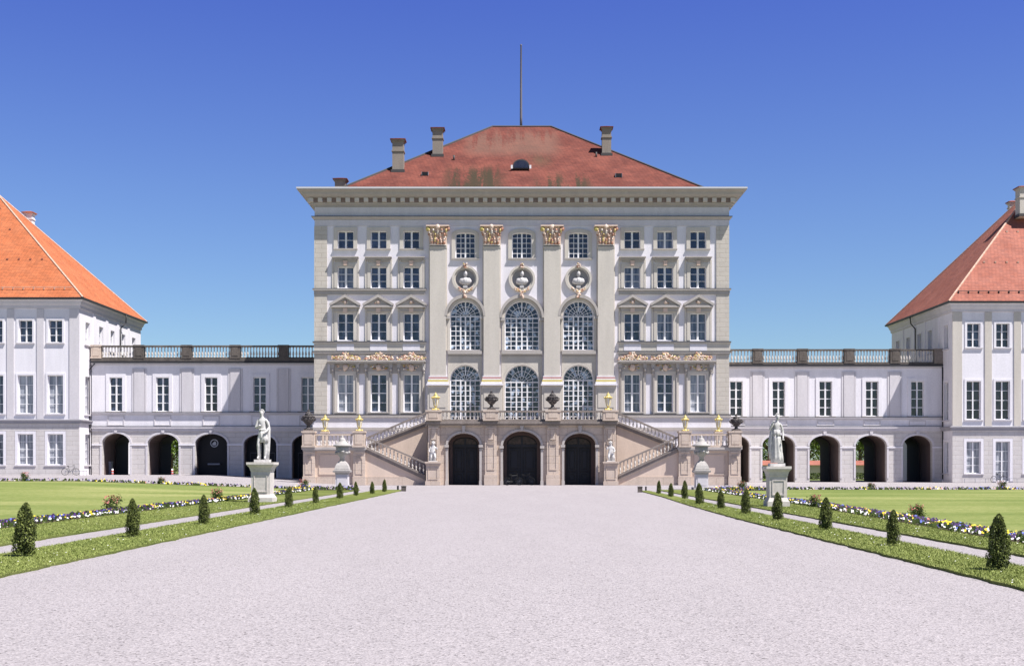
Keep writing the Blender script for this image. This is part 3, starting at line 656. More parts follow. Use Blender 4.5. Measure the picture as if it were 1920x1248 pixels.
# string courses of the side wings
for (a, b) in ((587, 799), (mx(799), 1370)):
    s = MB(xfm)
    s.box(Xm(a), Xm(b), -.28, -.002, Zm(544.5), Zm(542)); s.box(Xm(a)+.1, Xm(b)-.1, -.15, -.002, Zm(552), Zm(544.6))
    s.box(Xm(a), Xm(b), -.26, -.002, Zm(643.5), Zm(641)); s.box(Xm(a), Xm(b), -.26, -.002, Zm(662), Zm(659)); s.box(Xm(a)+.1, Xm(b)-.1, -.16, -.002, Zm(665), Zm(662.1))
    s.box(Xm(a), Xm(b), -.26, -.002, Zm(782), Zm(777)); s.box(Xm(a), Xm(b), -.30, -.002, Zm(806), Zm(801.1))
    s.build('string_course', M['corn'], palace, split=True)
    s = MB(xfm)
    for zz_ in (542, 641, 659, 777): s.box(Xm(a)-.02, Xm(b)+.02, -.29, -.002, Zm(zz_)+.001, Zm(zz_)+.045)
    s.build('dark_ledge_strip', M['ridge'], palace, split=True)  # thin dark strips along the tops of the string courses
    s = MB(xfm); s.box(Xm(a)+.1, Xm(b)-.05, -.13, -.002, Zm(658.8), Zm(643.7))
    s.build('belt_band', M['beige'], palace)
    s = MB(xfm); s.box(Xm(a), Xm(b), -.20, -.002, Zm(801), Zm(795)); s.build('plinth_band', M['whiteP'], palace)
    s = MB(xfm); s.box(Xm(a)+.1, Xm(b)-.05, -.12, -.002, Zm(794.8), Zm(782.2)); s.build('base_band', M['strip'], palace)
for i, cpx in enumerate(sidec):
    x = Xm(cpx)
    s = MB(xfm); s.box(x-16/U, x+16/U, -.16, -.131, Zm(657.5), Zm(645)); s.build('apron_panel', M['white'], palace)
    # strips beside the windows
    # row 2 hood
    h = MB(xfm); h.box(x-25/U, x+25/U, -.50, -.002, Zm(484), Zm(482)); h.box(x-23/U, x+23/U, -.38, -.002, Zm(487), Zm(484.1)); h.box(x-20/U, x+20/U, -.2, -.002, Zm(491), Zm(487.1)); h.build('window_hood', M['corn'], palace)
    k = MB(xfm); k.prism([(x-3/U, Zm(498)), (x+3/U, Zm(498)), (x+4/U, Zm(489.5)), (x-4/U, Zm(489.5))], -.32, -.205); k.build('keystone', M['gilt'], palace)
    # row 3 pediment
    h = MB(xfm)
    h.prism([(x-28/U, Zm(573)), (x+28/U, Zm(573)), (x+28/U, Zm(571)), (x, Zm(554.5)), (x-28/U, Zm(571))], -.34, -.002)
    h.prism([(x-29/U, Zm(573)), (x-29/U, Zm(570)), (x, Zm(553)), (x+29/U, Zm(570)), (x+29/U, Zm(573)), (x+25/U, Zm(573)), (x, Zm(558.5)), (x-25/U, Zm(573))], -.55, -.341)
    h.box(x-27/U, x+27/U, -.50, -.003, Zm(577), Zm(573.2)); h.box(x-22/U, x+22/U, -.24, -.003, Zm(584), Zm(577.1))
    h.build('window_pediment', M['corn'], palace)
    k = MB(xfm); k.box(x-4/U, x+4/U, -.36, -.245, Zm(586), Zm(578)); k.build('keystone', M['gilt'], palace)
    k = MB(xfm); k.blob((x, -.40, Zm(567)), (.16, .07, .16), 8, 5, .3); [k.blob((x+random.uniform(-.3, .3), -.38, Zm(567)+random.uniform(-.12, .12)), (.06, .05, .05), 6, 4, .3) for _q in range(8)]; k.build('gilt_rosette', M['gilt'], palace)
    # side strips of rows 2 and 3, white rails between bays
    st = MB(xfm)
    for (ta, tb) in ((487.2, 541.8), (577.3, 640.8), (665.2, 776.8)):
        for sg in (-1, 1):
            a, b = sorted((x+sg*22.3/U, x+sg*25.5/U)); st.box(a, b, -.07, -.001, Zm(tb), Zm(ta))
    st.build('edge_moulding', M['beige'], palace, split=True)
    # row 4 pilaster jambs with scroll brackets
    j = MB(xfm)
    for sg in (-1, 1):
        a, b = sorted((x+sg*20.4/U, x+sg*22.2/U)); j.box(a, b, -.20, -.001, Zm(776.8), Zm(701))
        a, b = sorted((x+sg*20/U, x+sg*26.6/U)); j.box(a, b, -.36, -.001, Zm(690), Zm(682))
        j.blob((x+sg*23.5/U, -.26, Zm(693)), (.13, .17, .2), 8, 6); j.blob((x+sg*23.5/U, -.2, Zm(699)), (.09, .11, .16), 8, 6)
    j.build('bracket_jamb', M['corn'], palace, split=True)
    k = MB(xfm)
    k.blob((x, -.24, Zm(689)), (.25, .12, .30), 9, 6, .25)
    for q in range(16): k.blob((x+random.uniform(-.75, .75), -.14, Zm(random.uniform(684, 694))), (random.uniform(.06, .16), .08, random.uniform(.05, .09)), 6, 4, .3)
    k.build('gilt_ornament', M['gilt'], palace)
# long entablature over row 4, with the gilded garland frieze lying on it
for (a, b) in ((614, 799), (mx(799), mx(614))):
    e = MB(xfm)
    e.box(Xm(a)+.02, Xm(b)-.02, -.62, -.002, Zm(679), Zm(676)); e.box(Xm(a)+.15, Xm(b)-.15, -.48, -.002, Zm(682), Zm(679.1))
    e.box(Xm(a)+.25, Xm(b)-.25, -.10, -.002, Zm(700), Zm(682.1))
    e.build('entablature', M['corn'], palace)
for cpx in sidec:
    k = MB(xfm); x = Xm(cpx)
    for q in range(230):
        t = random.triangular(-1, 1, 0) if q % 3 else random.uniform(-1, 1); zz = random.random()*(.68 if abs(t) < .2 else .50-.22*abs(t)); rr = random.uniform(.035, .075)
        k.blob((x+t*27.5/U, -.22-random.random()*.07, Zm(676)+.04+zz), (rr*random.uniform(1, 2), .05, rr), 6, 4, .35)
    k.blob((x, -.24, Zm(669)), (.17, .1, .30), 8, 6, .2)
    k.build('garland', M['gilt'], palace)
# giant pilasters
for cpx in (821.5, 922, mx(922), mx(821.5)):
    x = Xm(cpx)
    p = MB(xfm); p.box(x-15/U, x+15/U, -.40, -.002, Zm(705), Zm(463)); p.box(x-16.5/U, x+16.5/U, -.44, -.002, Zm(466), Zm(463.5))
    p.box(x-17/U, x+17/U, -.12, -.003, Zm(657), Zm(425)); pil = p.build('giant_pilaster', M['beige'], palace)
    b = MB(xfm); b.box(x-17/U, x+17/U, -.50, -.002, Zm(707.5), Zm(705.1)); b.box(x-17.5/U, x+17.5/U, -.54, -.002, Zm(712.4), Zm(709.6)); b.box(x-19.5/U, x+19.5/U, -.62, -.002, Zm(720), Zm(716.2)); b.box(x-21/U, x+21/U, -.80, -.002, Zm(723), Zm(720.1))
    b.build('pilaster_base', M['white'], pil)
    b = MB(xfm); b.box(x-17/U, x+17/U, -.52, -.002, Zm(709.5), Zm(707.6)); b.build('red_moulding', M['red'], pil)
    b = MB(xfm); b.box(x-18.5/U, x+18.5/U, -.58, -.002, Zm(716.1), Zm(712.5)); b.build('gilt_moulding', M['ochre'], pil)
    b = MB(xfm); b.box(x-19/U, x+19/U, -.55, -.002, Zm(806), Zm(723.1)); b.box(x-15/U, x+15/U, -.59, -.551, Zm(764), Zm(731)); b.build('pilaster_plinth', M['beige'], pil)
    # capital: flaring bell with two tiers of curling leaves and corner scrolls
    k = MB(xfm); zb, ztp = Zm(462), Zm(427); h = ztp-zb
    k.prism([(x-15/U, zb), (x+15/U, zb), (x+19/U, ztp), (x-19/U, ztp)], -.46, -.01)
    k.box(x-21.5/U, x+21.5/U, -.80, -.01, ztp, ztp+.12); k.box(x-15.8/U, x+15.8/U, -.52, -.01, zb, zb+.10)
    for tier, (n, zf, dd) in enumerate(((5, .10, .10), (4, .36, .17), (5, .58, .24))):
        for i in range(n):
            t = (i+.5)/n*2-1; xx = x+t*(15+3*tier)/U*.95
            for q in range(4):
                k.blob((xx+random.uniform(-.03, .03), -.48-dd*q/3-.05, zb+h*(zf+.075*q)), (.13-.015*q, .07, .10), 6, 4, .25)
    for sg in (-1, 1):
        k.lathe(0, 0, [(0, 0)], 3) if False else None
        k.blob((x+sg*18.2/U, -.62, ztp-.22), (.22, .16, .21), 9, 7, .12); k.blob((x+sg*16/U, -.60, ztp-.5), (.12, .1, .2), 7, 5, .2)
    k.blob((x, -.78, ztp-.05), (.2, .1, .2), 8, 6, .3)
    k.build('gilded_capital', M['gilt'], pil)
# centre bays: blind panels, busts, arches, belt
edges = [836.5, 907, 937, 1020, 1050.0, mx(836.5)]
for i, cpx in enumerate(cc):
    x = Xm(cpx); a, b = ((838.7, 904.8), (939.2, mx(939.2)), (mx(904.8), mx(838.7)))[i]; a += 1.2; b -= 1.2
    hw = 28.5/U if i != 1 else 32/U
    s = MB(xfm); s.box(Xm(a), Xm(b), -.30, -.004, Zm(664), Zm(658)); s.box(Xm(a)-.0, Xm(b)+.0, -.12, -.004, Zm(668), Zm(664.1)); s.build('sill_course', M['corn'], palace)
    hole = archpoly(x, hw+4.2/U, Zm(776), Zm(684)-hw, hw+4.2/U)
    s = MB(xfm); s.prism([rect(Xm(a), Xm(b), Zm(800), Zm(668.1)), hole], -.06, -.004) if False else s.prism([(Xm(a), Zm(790)), (Xm(a), Zm(668.1)), (Xm(b), Zm(668.1)), (Xm(b), Zm(790))]+[(x+hw+4.2/U, Zm(790))]+[(x+(hw+4.2/U)*math.cos(math.pi*q/16), Zm(684)-hw+(hw+4.2/U)*math.sin(math.pi*q/16)) for q in range(17)]+[(x-hw-4.2/U, Zm(790))], -.06, -.004)
    s.build('stone_facing', M['beige'], palace)
    # hood arch over the piano nobile window, resting on imposts
    zs = Zm(564)-hw; r0 = hw+5.2/U; r1 = hw+9.5/U; n = 24
    s = MB(xfm); s.prism([(x+r1*math.cos(math.pi*q/n), zs+(r1+.1)*math.sin(math.pi*q/n)) for q in range(n+1)]+[(x+r0*math.cos(math.pi*q/n), zs+r0*math.sin(math.pi*q/n)) for q in range(n, -1, -1)], -.42, -.004)
    for sg in (-1, 1):
        aa, bb = sorted((x+sg*(hw+.01), x+sg*(r1))); s.box(aa, bb, -.32, -.125, zs-.28, zs-.001)
    s.build('hood_arch', M['corn'], palace)
    # medallion
    z = Zm(523); med = MB(xfm); med.prism([circle(x, z, 25/U), circle(x, z, 21/U)], -.22, -.004); med.prism([circle(x, z, 20.8/U), circle(x, z, 18.2/U)], -.10, -.003)
    fm = med.build('medallion_frame', M['beige'], palace)
    bk = MB(xfm); bk.prism(circle(x, z, 18.4/U), .33, .5); bk.build('niche_back', plaster('grey niche back', (.40, .385, .395), .05), fm)
    bu = MB(xfm); bu.box(x-4/U, x+4/U, -.2, .32, Zm(540), Zm(536))
    bu.lathe(x, 0, [(.13, Zm(536)), (.11, Zm(534)), (.16, Zm(532.5))], 10)
    bu.blob((x, 0, Zm(527.5)), (12/U, .28, 7.2/U), 14, 9, .05); bu.blob((x-7/U, .02, Zm(525)), (.2, .2, .2), 8, 6, .1); bu.blob((x+7/U, .02, Zm(525)), (.2, .2, .2), 8, 6, .1)
    bu.blob((x-.05, -.16, Zm(526)), (.14, .12, .24), 8, 6, .2); bu.blob((x+.14, -.18, Zm(528)), (.14, .1, .2), 8, 6, .2)
    bu.tube((x, 0, Zm(523)), (x, -.04, Zm(518)), .11, .09); bu.blob((x, -.06, Zm(513.5)), (.19, .2, .27), 12, 9); bu.blob((x, -.22, Zm(513.8)), (.03, .06, .05), 6, 4)
    bu.blob((x, .03, Zm(511.5)), (.18, .19, .17), 10, 6, .14); bu.build('bust', M['bustm'], fm)
    gl = MB(xfm)
    for q in range(60):
        t = random.uniform(-1, 1); zz = Zm(548)-.0+abs(t)*.22+random.uniform(-.12, .12); gl.blob((x+t*13/U, -.22, zz+.1*abs(t)), (random.uniform(.04, .09), .05, random.uniform(.04, .08)), 6, 4, .3)
    for q in range(10): gl.blob((x+random.uniform(-.12, .12), -.5, Zm(random.uniform(548, 561))), (.11, .07, .09), 6, 4, .3)
    gl.box(x-.16, x+.16, -.32, -.23, Zm(502), Zm(495)); [gl.blob((x+random.uniform(-.16, .16), -.34, Zm(random.uniform(494, 503))), (.07, .04, .06), 6, 4, .3) for _q in range(9)]
    gl.build('gilt_garland', M['gilt'], fm)
# roof
RB = (XL+.12, XR+.10, 115.5, YB-.5); RZ = 26.15; RY0, RY1 = 131.0, 131.6; RZT = 36.85
roof = hiproof(palace, RB, RZ, (cxm-3.05, cxm+3.05, RY0, RY1), RZT, M['roof'])
sl = (RZT-RZ)/(RY0-RB[2])
def onroof(px, py):
    k = (px-HX)/F; q = (HY-py)/F       # z = EYE+q*Y = RZ+(Y-RB2)*sl
    Y = (EYE-RZ+RB[2]*sl)/(sl-q); return k*Y, Y, EYE+q*Y
for (cpx, wpx, tp, bp) in ((747, 21, 262, 322), (821, 19, 241, 293), (1137, 17, 239, 291)):
    X_, Y_, Z_ = onroof(cpx, bp); s_ = F/Y_; wv = wpx/s_; Yc = Y_+wv/2
    chimney(roof, (cpx-HX)/F*Yc, Yc, Z_-.1, EYE+(HY-tp)/F*Yc, wv, M['chim'], M['roof'])
chimney(roof, (639-HX)/F*126, 126, 26.4, EYE+(HY-336)/F*126, 1.05, M['chim'], M['roof'])
X_, Y_, Z_ = onroof(977, 318)
d = MB(); d.prism(archpoly(X_, .80, Z_, Z_+.30, .62), Y_-.35, Y_+1.4); dm = d.build('dormer', M['ridge'], roof)
d = MB(); d.box(X_-.98, X_-.80, Y_-.42, Y_-.351, Z_+.0, Z_+.34); d.box(X_+.80, X_+.98, Y_-.42, Y_-.351, Z_+.0, Z_+.34)
d.build('dormer_cheeks', M['frame'], dm)
d = MB(); d.prism(archpoly(X_, .70, Z_+.08, Z_+.30, .5), Y_-.38, Y_-.351); d.build('dormer_window', M['gD'], dm)
for (dpx, dpy) in ((797, 329), (1160, 332)):
    X_, Y_, Z_ = onroof(dpx, dpy); d = MB(); d.box(X_-.28, X_+.28, Y_-.12, Y_+.5, Z_-.05, Z_+.32); q = d.build('roof_hatch', M['dark'], roof)
    d = MB(); d.box(X_-.32, X_-.281, Y_-.16, Y_+.5, Z_-.05, Z_+.34); d.box(X_+.281, X_+.32, Y_-.16, Y_+.5, Z_-.05, Z_+.34); d.build('hatch_frame', M['mid'], q)
for (dpx, dpy) in ((851, 300), (1118, 294)):
    X_, Y_, Z_ = onroof(dpx, dpy); d = MB(); d.tube((X_, Y_, Z_-.1), (X_, Y_, Z_+.45), .09); d.build('vent_pipe', M['ridge'], roof)
fp = MB(); fx = (977-HX)/F*131.2; fp.lathe(fx, 131.2, [(.13, RZT-.1), (.13, RZT+1), (.11, RZT+4), (.08, EYE+(HY-86)/F*131.2), (.12, EYE+(HY-85)/F*131.2+.02), (.02, EYE+(HY-83)/F*131.2)], 10); fp.build('flagpole', mat('weathered grey pole', (.16, .15, .17), .6), palace)

# ------------------------------------------------------------ terrace with double flight of stairs
T = TP; ts = T.s; cxt = T.X(CX)
stair = thing('double_staircase', (cxt, 111, 0), 'pinkish stone terrace with three arched doorways and zigzag balustraded stairs either side', 'staircase')
BALT = baluster_mesh('baluster', M['bal'], .66, .085)
YF = 108.4; zc0, zc1 = T.Z(797), T.Z(789)       # terrace cornice
ztr = T.Z(769)                                   # top of rail
st_o = ORG[stair.name]
xf = front(YF)
# arcade front
a = MB(xf); hl = [archpoly(T.X(c), h/ts, 0.0, T.Z(sp), T.Z(tp)-T.Z(sp)) for (c, h, tp, sp) in doors]
xa, xb = T.X(802), T.X(mx(802))
def archwall(mb, x0, x1, z1, arcs, y0, y1):
    """wall standing on the ground with arches open to the ground"""
    pts = [(x0, 0)]
    for ar in arcs: pts += [ar[0]]+list(reversed(ar[2:]))+[ar[1]]
    out = []
    for p in pts+[(x1, 0), (x1, z1), (x0, z1)]:
        if not out or (abs(out[-1][0]-p[0])+abs(out[-1][1]-p[1])) > 1e-6: out.append(p)
    mb.prism(out, y0, y1)
archwall(a, xa, xb, zc0, hl, 0, .9); a.build('arcade_wall', M['terr'], stair)
a = MB(xf)
hl2 = [archpoly(T.X(c), h/ts+.004, 0.0, T.Z(sp), T.Z(tp)-T.Z(sp)+.004) for (c, h, tp, sp) in doors]
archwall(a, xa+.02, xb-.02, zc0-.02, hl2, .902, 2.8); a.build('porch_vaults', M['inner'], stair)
DP = Plane_(111.2); dh = []
for (c, hwp, tp, sp) in doors:
    x = T.X(c); hw = hwp/ts*.82; zs = DP.Z(832); rise = (.62 if hwp < 30 else .78); dh.append(archpoly(x, hw, 0, zs, rise))
    d = MB(front(111.2)); d.prism(archpoly(x, hw, .02, zs, rise), .34, .42); dr = d.build('entrance_door', M['wood'], stair)
    f = MB(front(111.2)); ztr_ = zs-.10
    f.box(x-hw, x+hw, .18, .335, ztr_-.16, ztr_+.06); f.box(x-.08, x+.08, .22, .335, ztr_+.06, zs+rise-.03); f.box(x-.06, x+.06, .24, .335, .05, ztr_-.16)
    for sg in (-1, 1):
        for (za, zb) in ((.22, 1.05), (1.25, ztr_-.32)):
            xa_, xb_ = sorted((x+sg*.2, x+sg*(hw-.18)))
            f.prism([rect(xa_, xb_, za, zb), rect(xa_+.09, xb_-.09, za+.09, zb-.09)], .26, .335); f.box(xa_+.2, xb_-.2, .28, .335, za+.2, zb-.2)
    f.build('door_panels', M['woodl'], dr)
    f = MB(front(111.2)); f.prism(archpoly(x, hw-.1, ztr_+.07, zs, rise-.1), .30, .336); f.build('fanlight', M['fan'], dr)
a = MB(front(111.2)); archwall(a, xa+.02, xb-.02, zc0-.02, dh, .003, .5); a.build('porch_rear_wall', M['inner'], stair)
# arch mouldings, imposts, keystones
for (c, h, tp, sp) in doors:
    x = T.X(c); hw = h/ts; zs = T.Z(sp); rise = T.Z(tp)-zs; n = 20; wv = .2
    m_ = MB(xf)
    m_.prism([(x+(hw+wv)*math.cos(math.pi*q/n), zs+(rise+wv)*math.sin(math.pi*q/n)) for q in range(n+1)]+[(x+(hw+.005)*math.cos(math.pi*q/n), zs+(rise+.005)*math.sin(math.pi*q/n)) for q in range(n, -1, -1)], -.12, -.002)
    m_.prism([(x-.1, T.Z(tp)+.02), (x+.1, T.Z(tp)+.02), (x+.17, zc0-.03), (x-.17, zc0-.03)], -.26, -.125)
    for sg in (-1, 1):
        p, q = sorted((x+sg*(hw-.06), x+sg*(hw+.30))); m_.box(p, q, -.20, -.003, zs-.24, zs-.02); m_.box(p+.04, q-.04, -.14, -.003, zs-.42, zs-.34)
        p, q = sorted((x+sg*(hw-.0), x+sg*(hw+.20))); m_.box(p, q, -.10, -.003, .02, zs-.43); m_.box(p-.03, q+.03, -.18, -.003, 0, .38)
    m_.build('arch_moulding', M['ped'], stair)
# pier strips on the arcade
piers = [813.5, 920.5, mx(920.5), mx(813.5)]
for p in piers:
    x = T.X(p); m_ = MB(xf)
    m_.box(x-12.5/ts, x+12.5/ts, -.32, -.125 if False else -.003, 0, .9); m_.box(x-11/ts, x+11/ts, -.24, -.003, .9, zc0-.02)
    m_.prism([rect(x-7/ts, x+7/ts, 1.3, zc0-.35), rect(x-5.5/ts, x+5.5/ts, 1.4, zc0-.45)], -.28, -.241)
    m_.box(x-9/ts, x+9/ts, -.36, -.241, zc0-.30, zc0-.15); m_.box(x-6.5/ts, x+6.5/ts, -.33, -.241, T.Z(828.5), T.Z(826.8)); m_.box(x-6.5/ts, x+6.5/ts, -.33, -.241, T.Z(832), T.Z(830.4))
    m_.box(x-4.6/ts, x+4.6/ts, -.34, -.241, T.Z(824), zc0-.32)
    m_.build('arcade_pier', M['terr'], stair)
# terrace floor + cornice
m_ = MB(xf); m_.box(xa-.1, xb+.1, -.42, 6.5, zc0+.0, zc0+.12); m_.box(xa-.2, xb+.2, -.55, 6.5, zc0+.121, zc1-.06); m_.box(xa-.14, xb+.14, -.42, -.0, zc1-.059, zc1); m_.build('terrace_slab', M['terrg'], stair)
def rail(parent_name, p0, p1, yc, n, zrail, zfoot, wid=.34, bal=BALT, tmat=None, base_h=.16):
    """a balustrade bay between two piers; zrail/zfoot = top of rail / underside of plinth at each end"""
    (x0, z0t), (x1, z1t) = (p0, zrail[0]), (p1, zrail[1]); f0, f1 = zfoot
    rl = MB(); th = .15
    vs = lambda xA, zA, xB, zB, y0, y1, t: [(xA,y0,zA-t),(xB,y0,zB-t),(xB,y1,zB-t),(xA,y1,zA-t),(xA,y0,zA),(xB,y0,zB),(xB,y1,zB),(xA,y1,zA)]
    FF = [(0,3,2,1),(4,5,6,7),(0,1,5,4),(1,2,6,5),(2,3,7,6),(3,0,4,7)]
    rl.add(vs(x0, z0t, x1, z1t, yc-wid/2, yc+wid/2, th), FF); rl.add(vs(x0, f0+base_h, x1, f1+base_h, yc-wid/2+.02, yc+wid/2-.02, base_h), FF)
    o = rl.build('balustrade', tmat or M['terrg'], parent_name); pts = []; org = ORG[parent_name.name]
    h = (z0t-th)-(f0+base_h)
    me = bal
    for i in range(n):
        t = (i+.5)/n; b = bpy.data.objects.new('baluster', me); COL.objects.link(b); b.parent = o
        b.location = (x0+(x1-x0)*t-org[0], yc-org[1], f0+(f1-f0)*t+base_h-.02-org[2]); b.scale = (1, 1, (h+.05)/.66)
    return o
def pier(x, yc, hw, z0, z1, par=stair, m=None, d=None, name='balustrade_pier'):
    d = d or hw; p = MB(); p.box(x-hw, x+hw, yc-d, yc+d, z0, z1-.14); p.box(x-hw-.06, x+hw+.06, yc-d-.06, yc+d+.06, z1-.139, z1)
    p.box(x-hw-.05, x+hw+.05, yc-d-.05, yc+d+.05, z0, z0+.14); p.box(x-hw*.65, x+hw*.65, yc-d-.03, yc-d+.01, z0+.25, z1-.25); return p.build(name, m or M['terr'], par)
yc = YF-.12
ph = 13.5/ts
for p in piers: pier(T.X(p), yc, ph, zc1, ztr)
for a_, b_ in ((piers[0], piers[1]), (piers[1], piers[2]), (piers[2], piers[3])):
    rail(stair, T.X(a_)+ph+.01, T.X(b_)-ph-.01, yc, 11, (ztr-.02, ztr-.02), (zc1, zc1))
# stair flights, landing bays (left side, mirrored to the right)
zl = T.Z(838)       # landing cornice
ztl = T.Z(813)      # landing rail top
Zg = lambda p: T.Z(p)
def mir(sg, x): return x if sg > 0 else 2*cxt-x
for sg in (1, -1):
    q = lambda x: mir(sg, x)
    def bx(mb, x0, x1, y0, y1, z0, z1): a_, b_ = sorted((q(x0), q(x1))); mb.box(a_, b_, y0, y1, z0, z1)
    def pr(mb, pts, y0, y1): mb.prism([(q(a_), b_) for a_, b_ in pts], y0, y1)
    xo, xo2, xi, xi2, xe = T.X(568.5), T.X(592), T.X(662), T.X(686), T.X(798)
    # landing block
    m_ = MB(); bx(m_, xo+.1, xi2-.1, YF+.05, 114.9, 0, zl-.25); m_.build('landing_block', M['terrp'], stair)
    m_ = MB(); bx(m_, xo-.08, xi2+.08, YF-.42, 114.9, zl-.2, zl-.0); bx(m_, xo, xi2, YF-.3, 114.9, zl-.32, zl-.201); m_.build('landing_slab', M['ped'], stair)
    for xc in ((xo+xo2)/2, (xi+xi2)/2):
        m_ = MB(); hw_ = 11/ts; bx(m_, xc-hw_, xc+hw_, YF-.25, YF+.049, 0, zl-.32)
        bx(m_, xc-hw_-.05, xc+hw_+.05, YF-.32, YF+.048, 0, .75)
        a_, b_ = sorted((q(xc-7/ts), q(xc+7/ts))); m_.prism([rect(a_, b_, .95, zl-.95), rect(a_+.07, b_-.07, 1.02, zl-1.02)], YF-.29, YF-.251)
        bx(m_, xc-5/ts, xc+5/ts, YF-.33, YF-.251, zl-.92, zl-.84); bx(m_, xc-5/ts, xc+5/ts, YF-.33, YF-.251, zl-.78, zl-.7); bx(m_, xc-8/ts, xc+8/ts, YF-.35, YF-.251, zl-.5, zl-.35)
        m_.build('wall_pilaster', M['terr'], stair)
    m_ = MB(); bx(m_, xo2+.05, xi-.05, YF-.02, YF+.049, 0, .72)
    a_, b_ = sorted((q(xo2+.25), q(xi-.25))); m_.prism([rect(a_, b_, .9, zl-.6), rect(a_+.07, b_-.07, .97, zl-.67)], YF-.01, YF+.049); m_.build('landing_plinth', M['terr'], stair)
    # piers and rail on the landing
    pier(q((xo+xo2)/2), yc, 11.5/ts, zl, Zg(808)); pier(q((xi+xi2)/2), yc, 11/ts, zl, Zg(808))
    pier(q(T.X(592)), 113.6, .32, zl, Zg(808)+.1)
    e0, e1 = sorted((q(xo2), q(xi)))
    rail(stair, e0, e1, yc, 10, (ztl, ztl), (zl, zl), tmat=M['terr'])
    # lower flight: wall, stringer, steps
    zt0, zt1 = Zg(866), Zg(818); zb0, zb1 = Zg(899), Zg(847)
    m_ = MB(); pr(m_, [(xi2-.05, 0), (xe, 0), (xe, zb0), (xi2-.05, zb1)], YF+.05, YF+.5); m_.build('flight_wall', M['terrp'], stair)
    m_ = MB(); pr(m_, [(xi2, 0), (xe, 0), (xe, .02), (xe-1.7, .72), (xi2, .72)], YF-.0, YF+.049); m_.build('flight_plinth', M['terr'], stair)
    sg_ = MB(); pr(sg_, [(xi2, zb1-.02), (xe, zb0-.02), (xe, zb0+.26), (xi2, zb1+.26)], YF-.12, YF+.52); pr(sg_, [(xi2, zb1+.261), (xe, zb0+.261), (xe, zb0+.38), (xi2, zb1+.38)], YF-.20, YF+.52); sg_.build('stringer', M['terrg'], stair)
    zr0 = zb0+.38; zr1 = zb1+.38
    if sg > 0: rail(stair, xi2+.02, xe-.02, YF+.05, 16, (zt1, zt0), (zr1, zr0), base_h=.08)
    else: rail(stair, q(xe)+.02, q(xi2)-.02, YF+.05, 16, (zt0, zt1), (zr0, zr1), base_h=.08)
    ns = 13; m_ = MB()
    pts = [(xe, 0)]
    for k in range(ns):
        x_ = xe+(xi2-xe)*k/ns; zz = (zl-.02)*(k+1)/ns; pts += [(x_, zz), (xe+(xi2-xe)*(k+1)/ns, zz)]
    pts += [(xi2, 0)]; pr(m_, pts, YF+.52, YF+2.9); m_.build('steps', M['ped'], stair)
    # upper flight, one stair-width further back
    P2 = Plane_(111.4); y2 = 111.4
    ux0, ux1 = P2.X(690), P2.X(801)
    uz0t, uz1t = P2.Z(818), P2.Z(771); ub0, ub1 = P2.Z(841), P2.Z(797)
    m_ = MB(); pr(m_, [(ux0, 0), (ux1, 0), (ux1, ub1), (ux0, ub0)], y2, y2+.5); m_.build('flight_wall', M['terrp'], stair)
    sg_ = MB(); pr(sg_, [(ux0, ub0-.05), (ux1, ub1-.05), (ux1, ub1+.22), (ux0, ub0+.22)], y2-.16, y2+.52); pr(sg_, [(ux0, ub0+.221), (ux1, ub1+.221), (ux1, ub1+.34), (ux0, ub0+.34)], y2-.26, y2+.52); sg_.build('stringer', M['terrg'], stair)
    if sg > 0: rail(stair, ux0, ux1-.02, y2+.05, 16, (uz0t, uz1t), (ub0+.34, ub1+.34), base_h=.06)
    else: rail(stair, q(ux1)+.02, q(ux0), y2+.05, 16, (uz1t, uz0t), (ub1+.34, ub0+.34), base_h=.06)
    pts = [(ux0, 0)]
    for k in range(12):
        zz = zl+(zc1-.05-zl)*(k+1)/12; pts += [(ux0+(ux1-ux0)*k/12, zz), (ux0+(ux1-ux0)*(k+1)/12, zz)]
    pts += [(ux1, 0)]; m_ = MB(); pr(m_, pts, y2+.52, 114.7); m_.build('steps', M['ped'], stair)
    # pedestal at the foot, for the putto
    m_ = MB(); xc = q(T.X(813)); m_.box(xc-14/ts, xc+14/ts, YF-1.05, YF-.36, 0, .35); m_.box(xc-12.5/ts, xc+12.5/ts, YF-1.0, YF-.36, .35, Zg(870)-.05); m_.box(xc-13.5/ts, xc+13.5/ts, YF-1.1, YF-.36, Zg(870)-.049, Zg(868)); m_.box(xc-15/ts, xc+15/ts, YF-1.18, YF-.33, Zg(868)+.001, Zg(865))
    m_.prism([rect(xc-9/ts, xc+9/ts, .5, Zg(876)), rect(xc-8/ts, xc+8/ts, .57, Zg(876)-.07)], YF-1.04, YF-1.001)
    m_.build('newel_pedestal', M['terr'], stair)

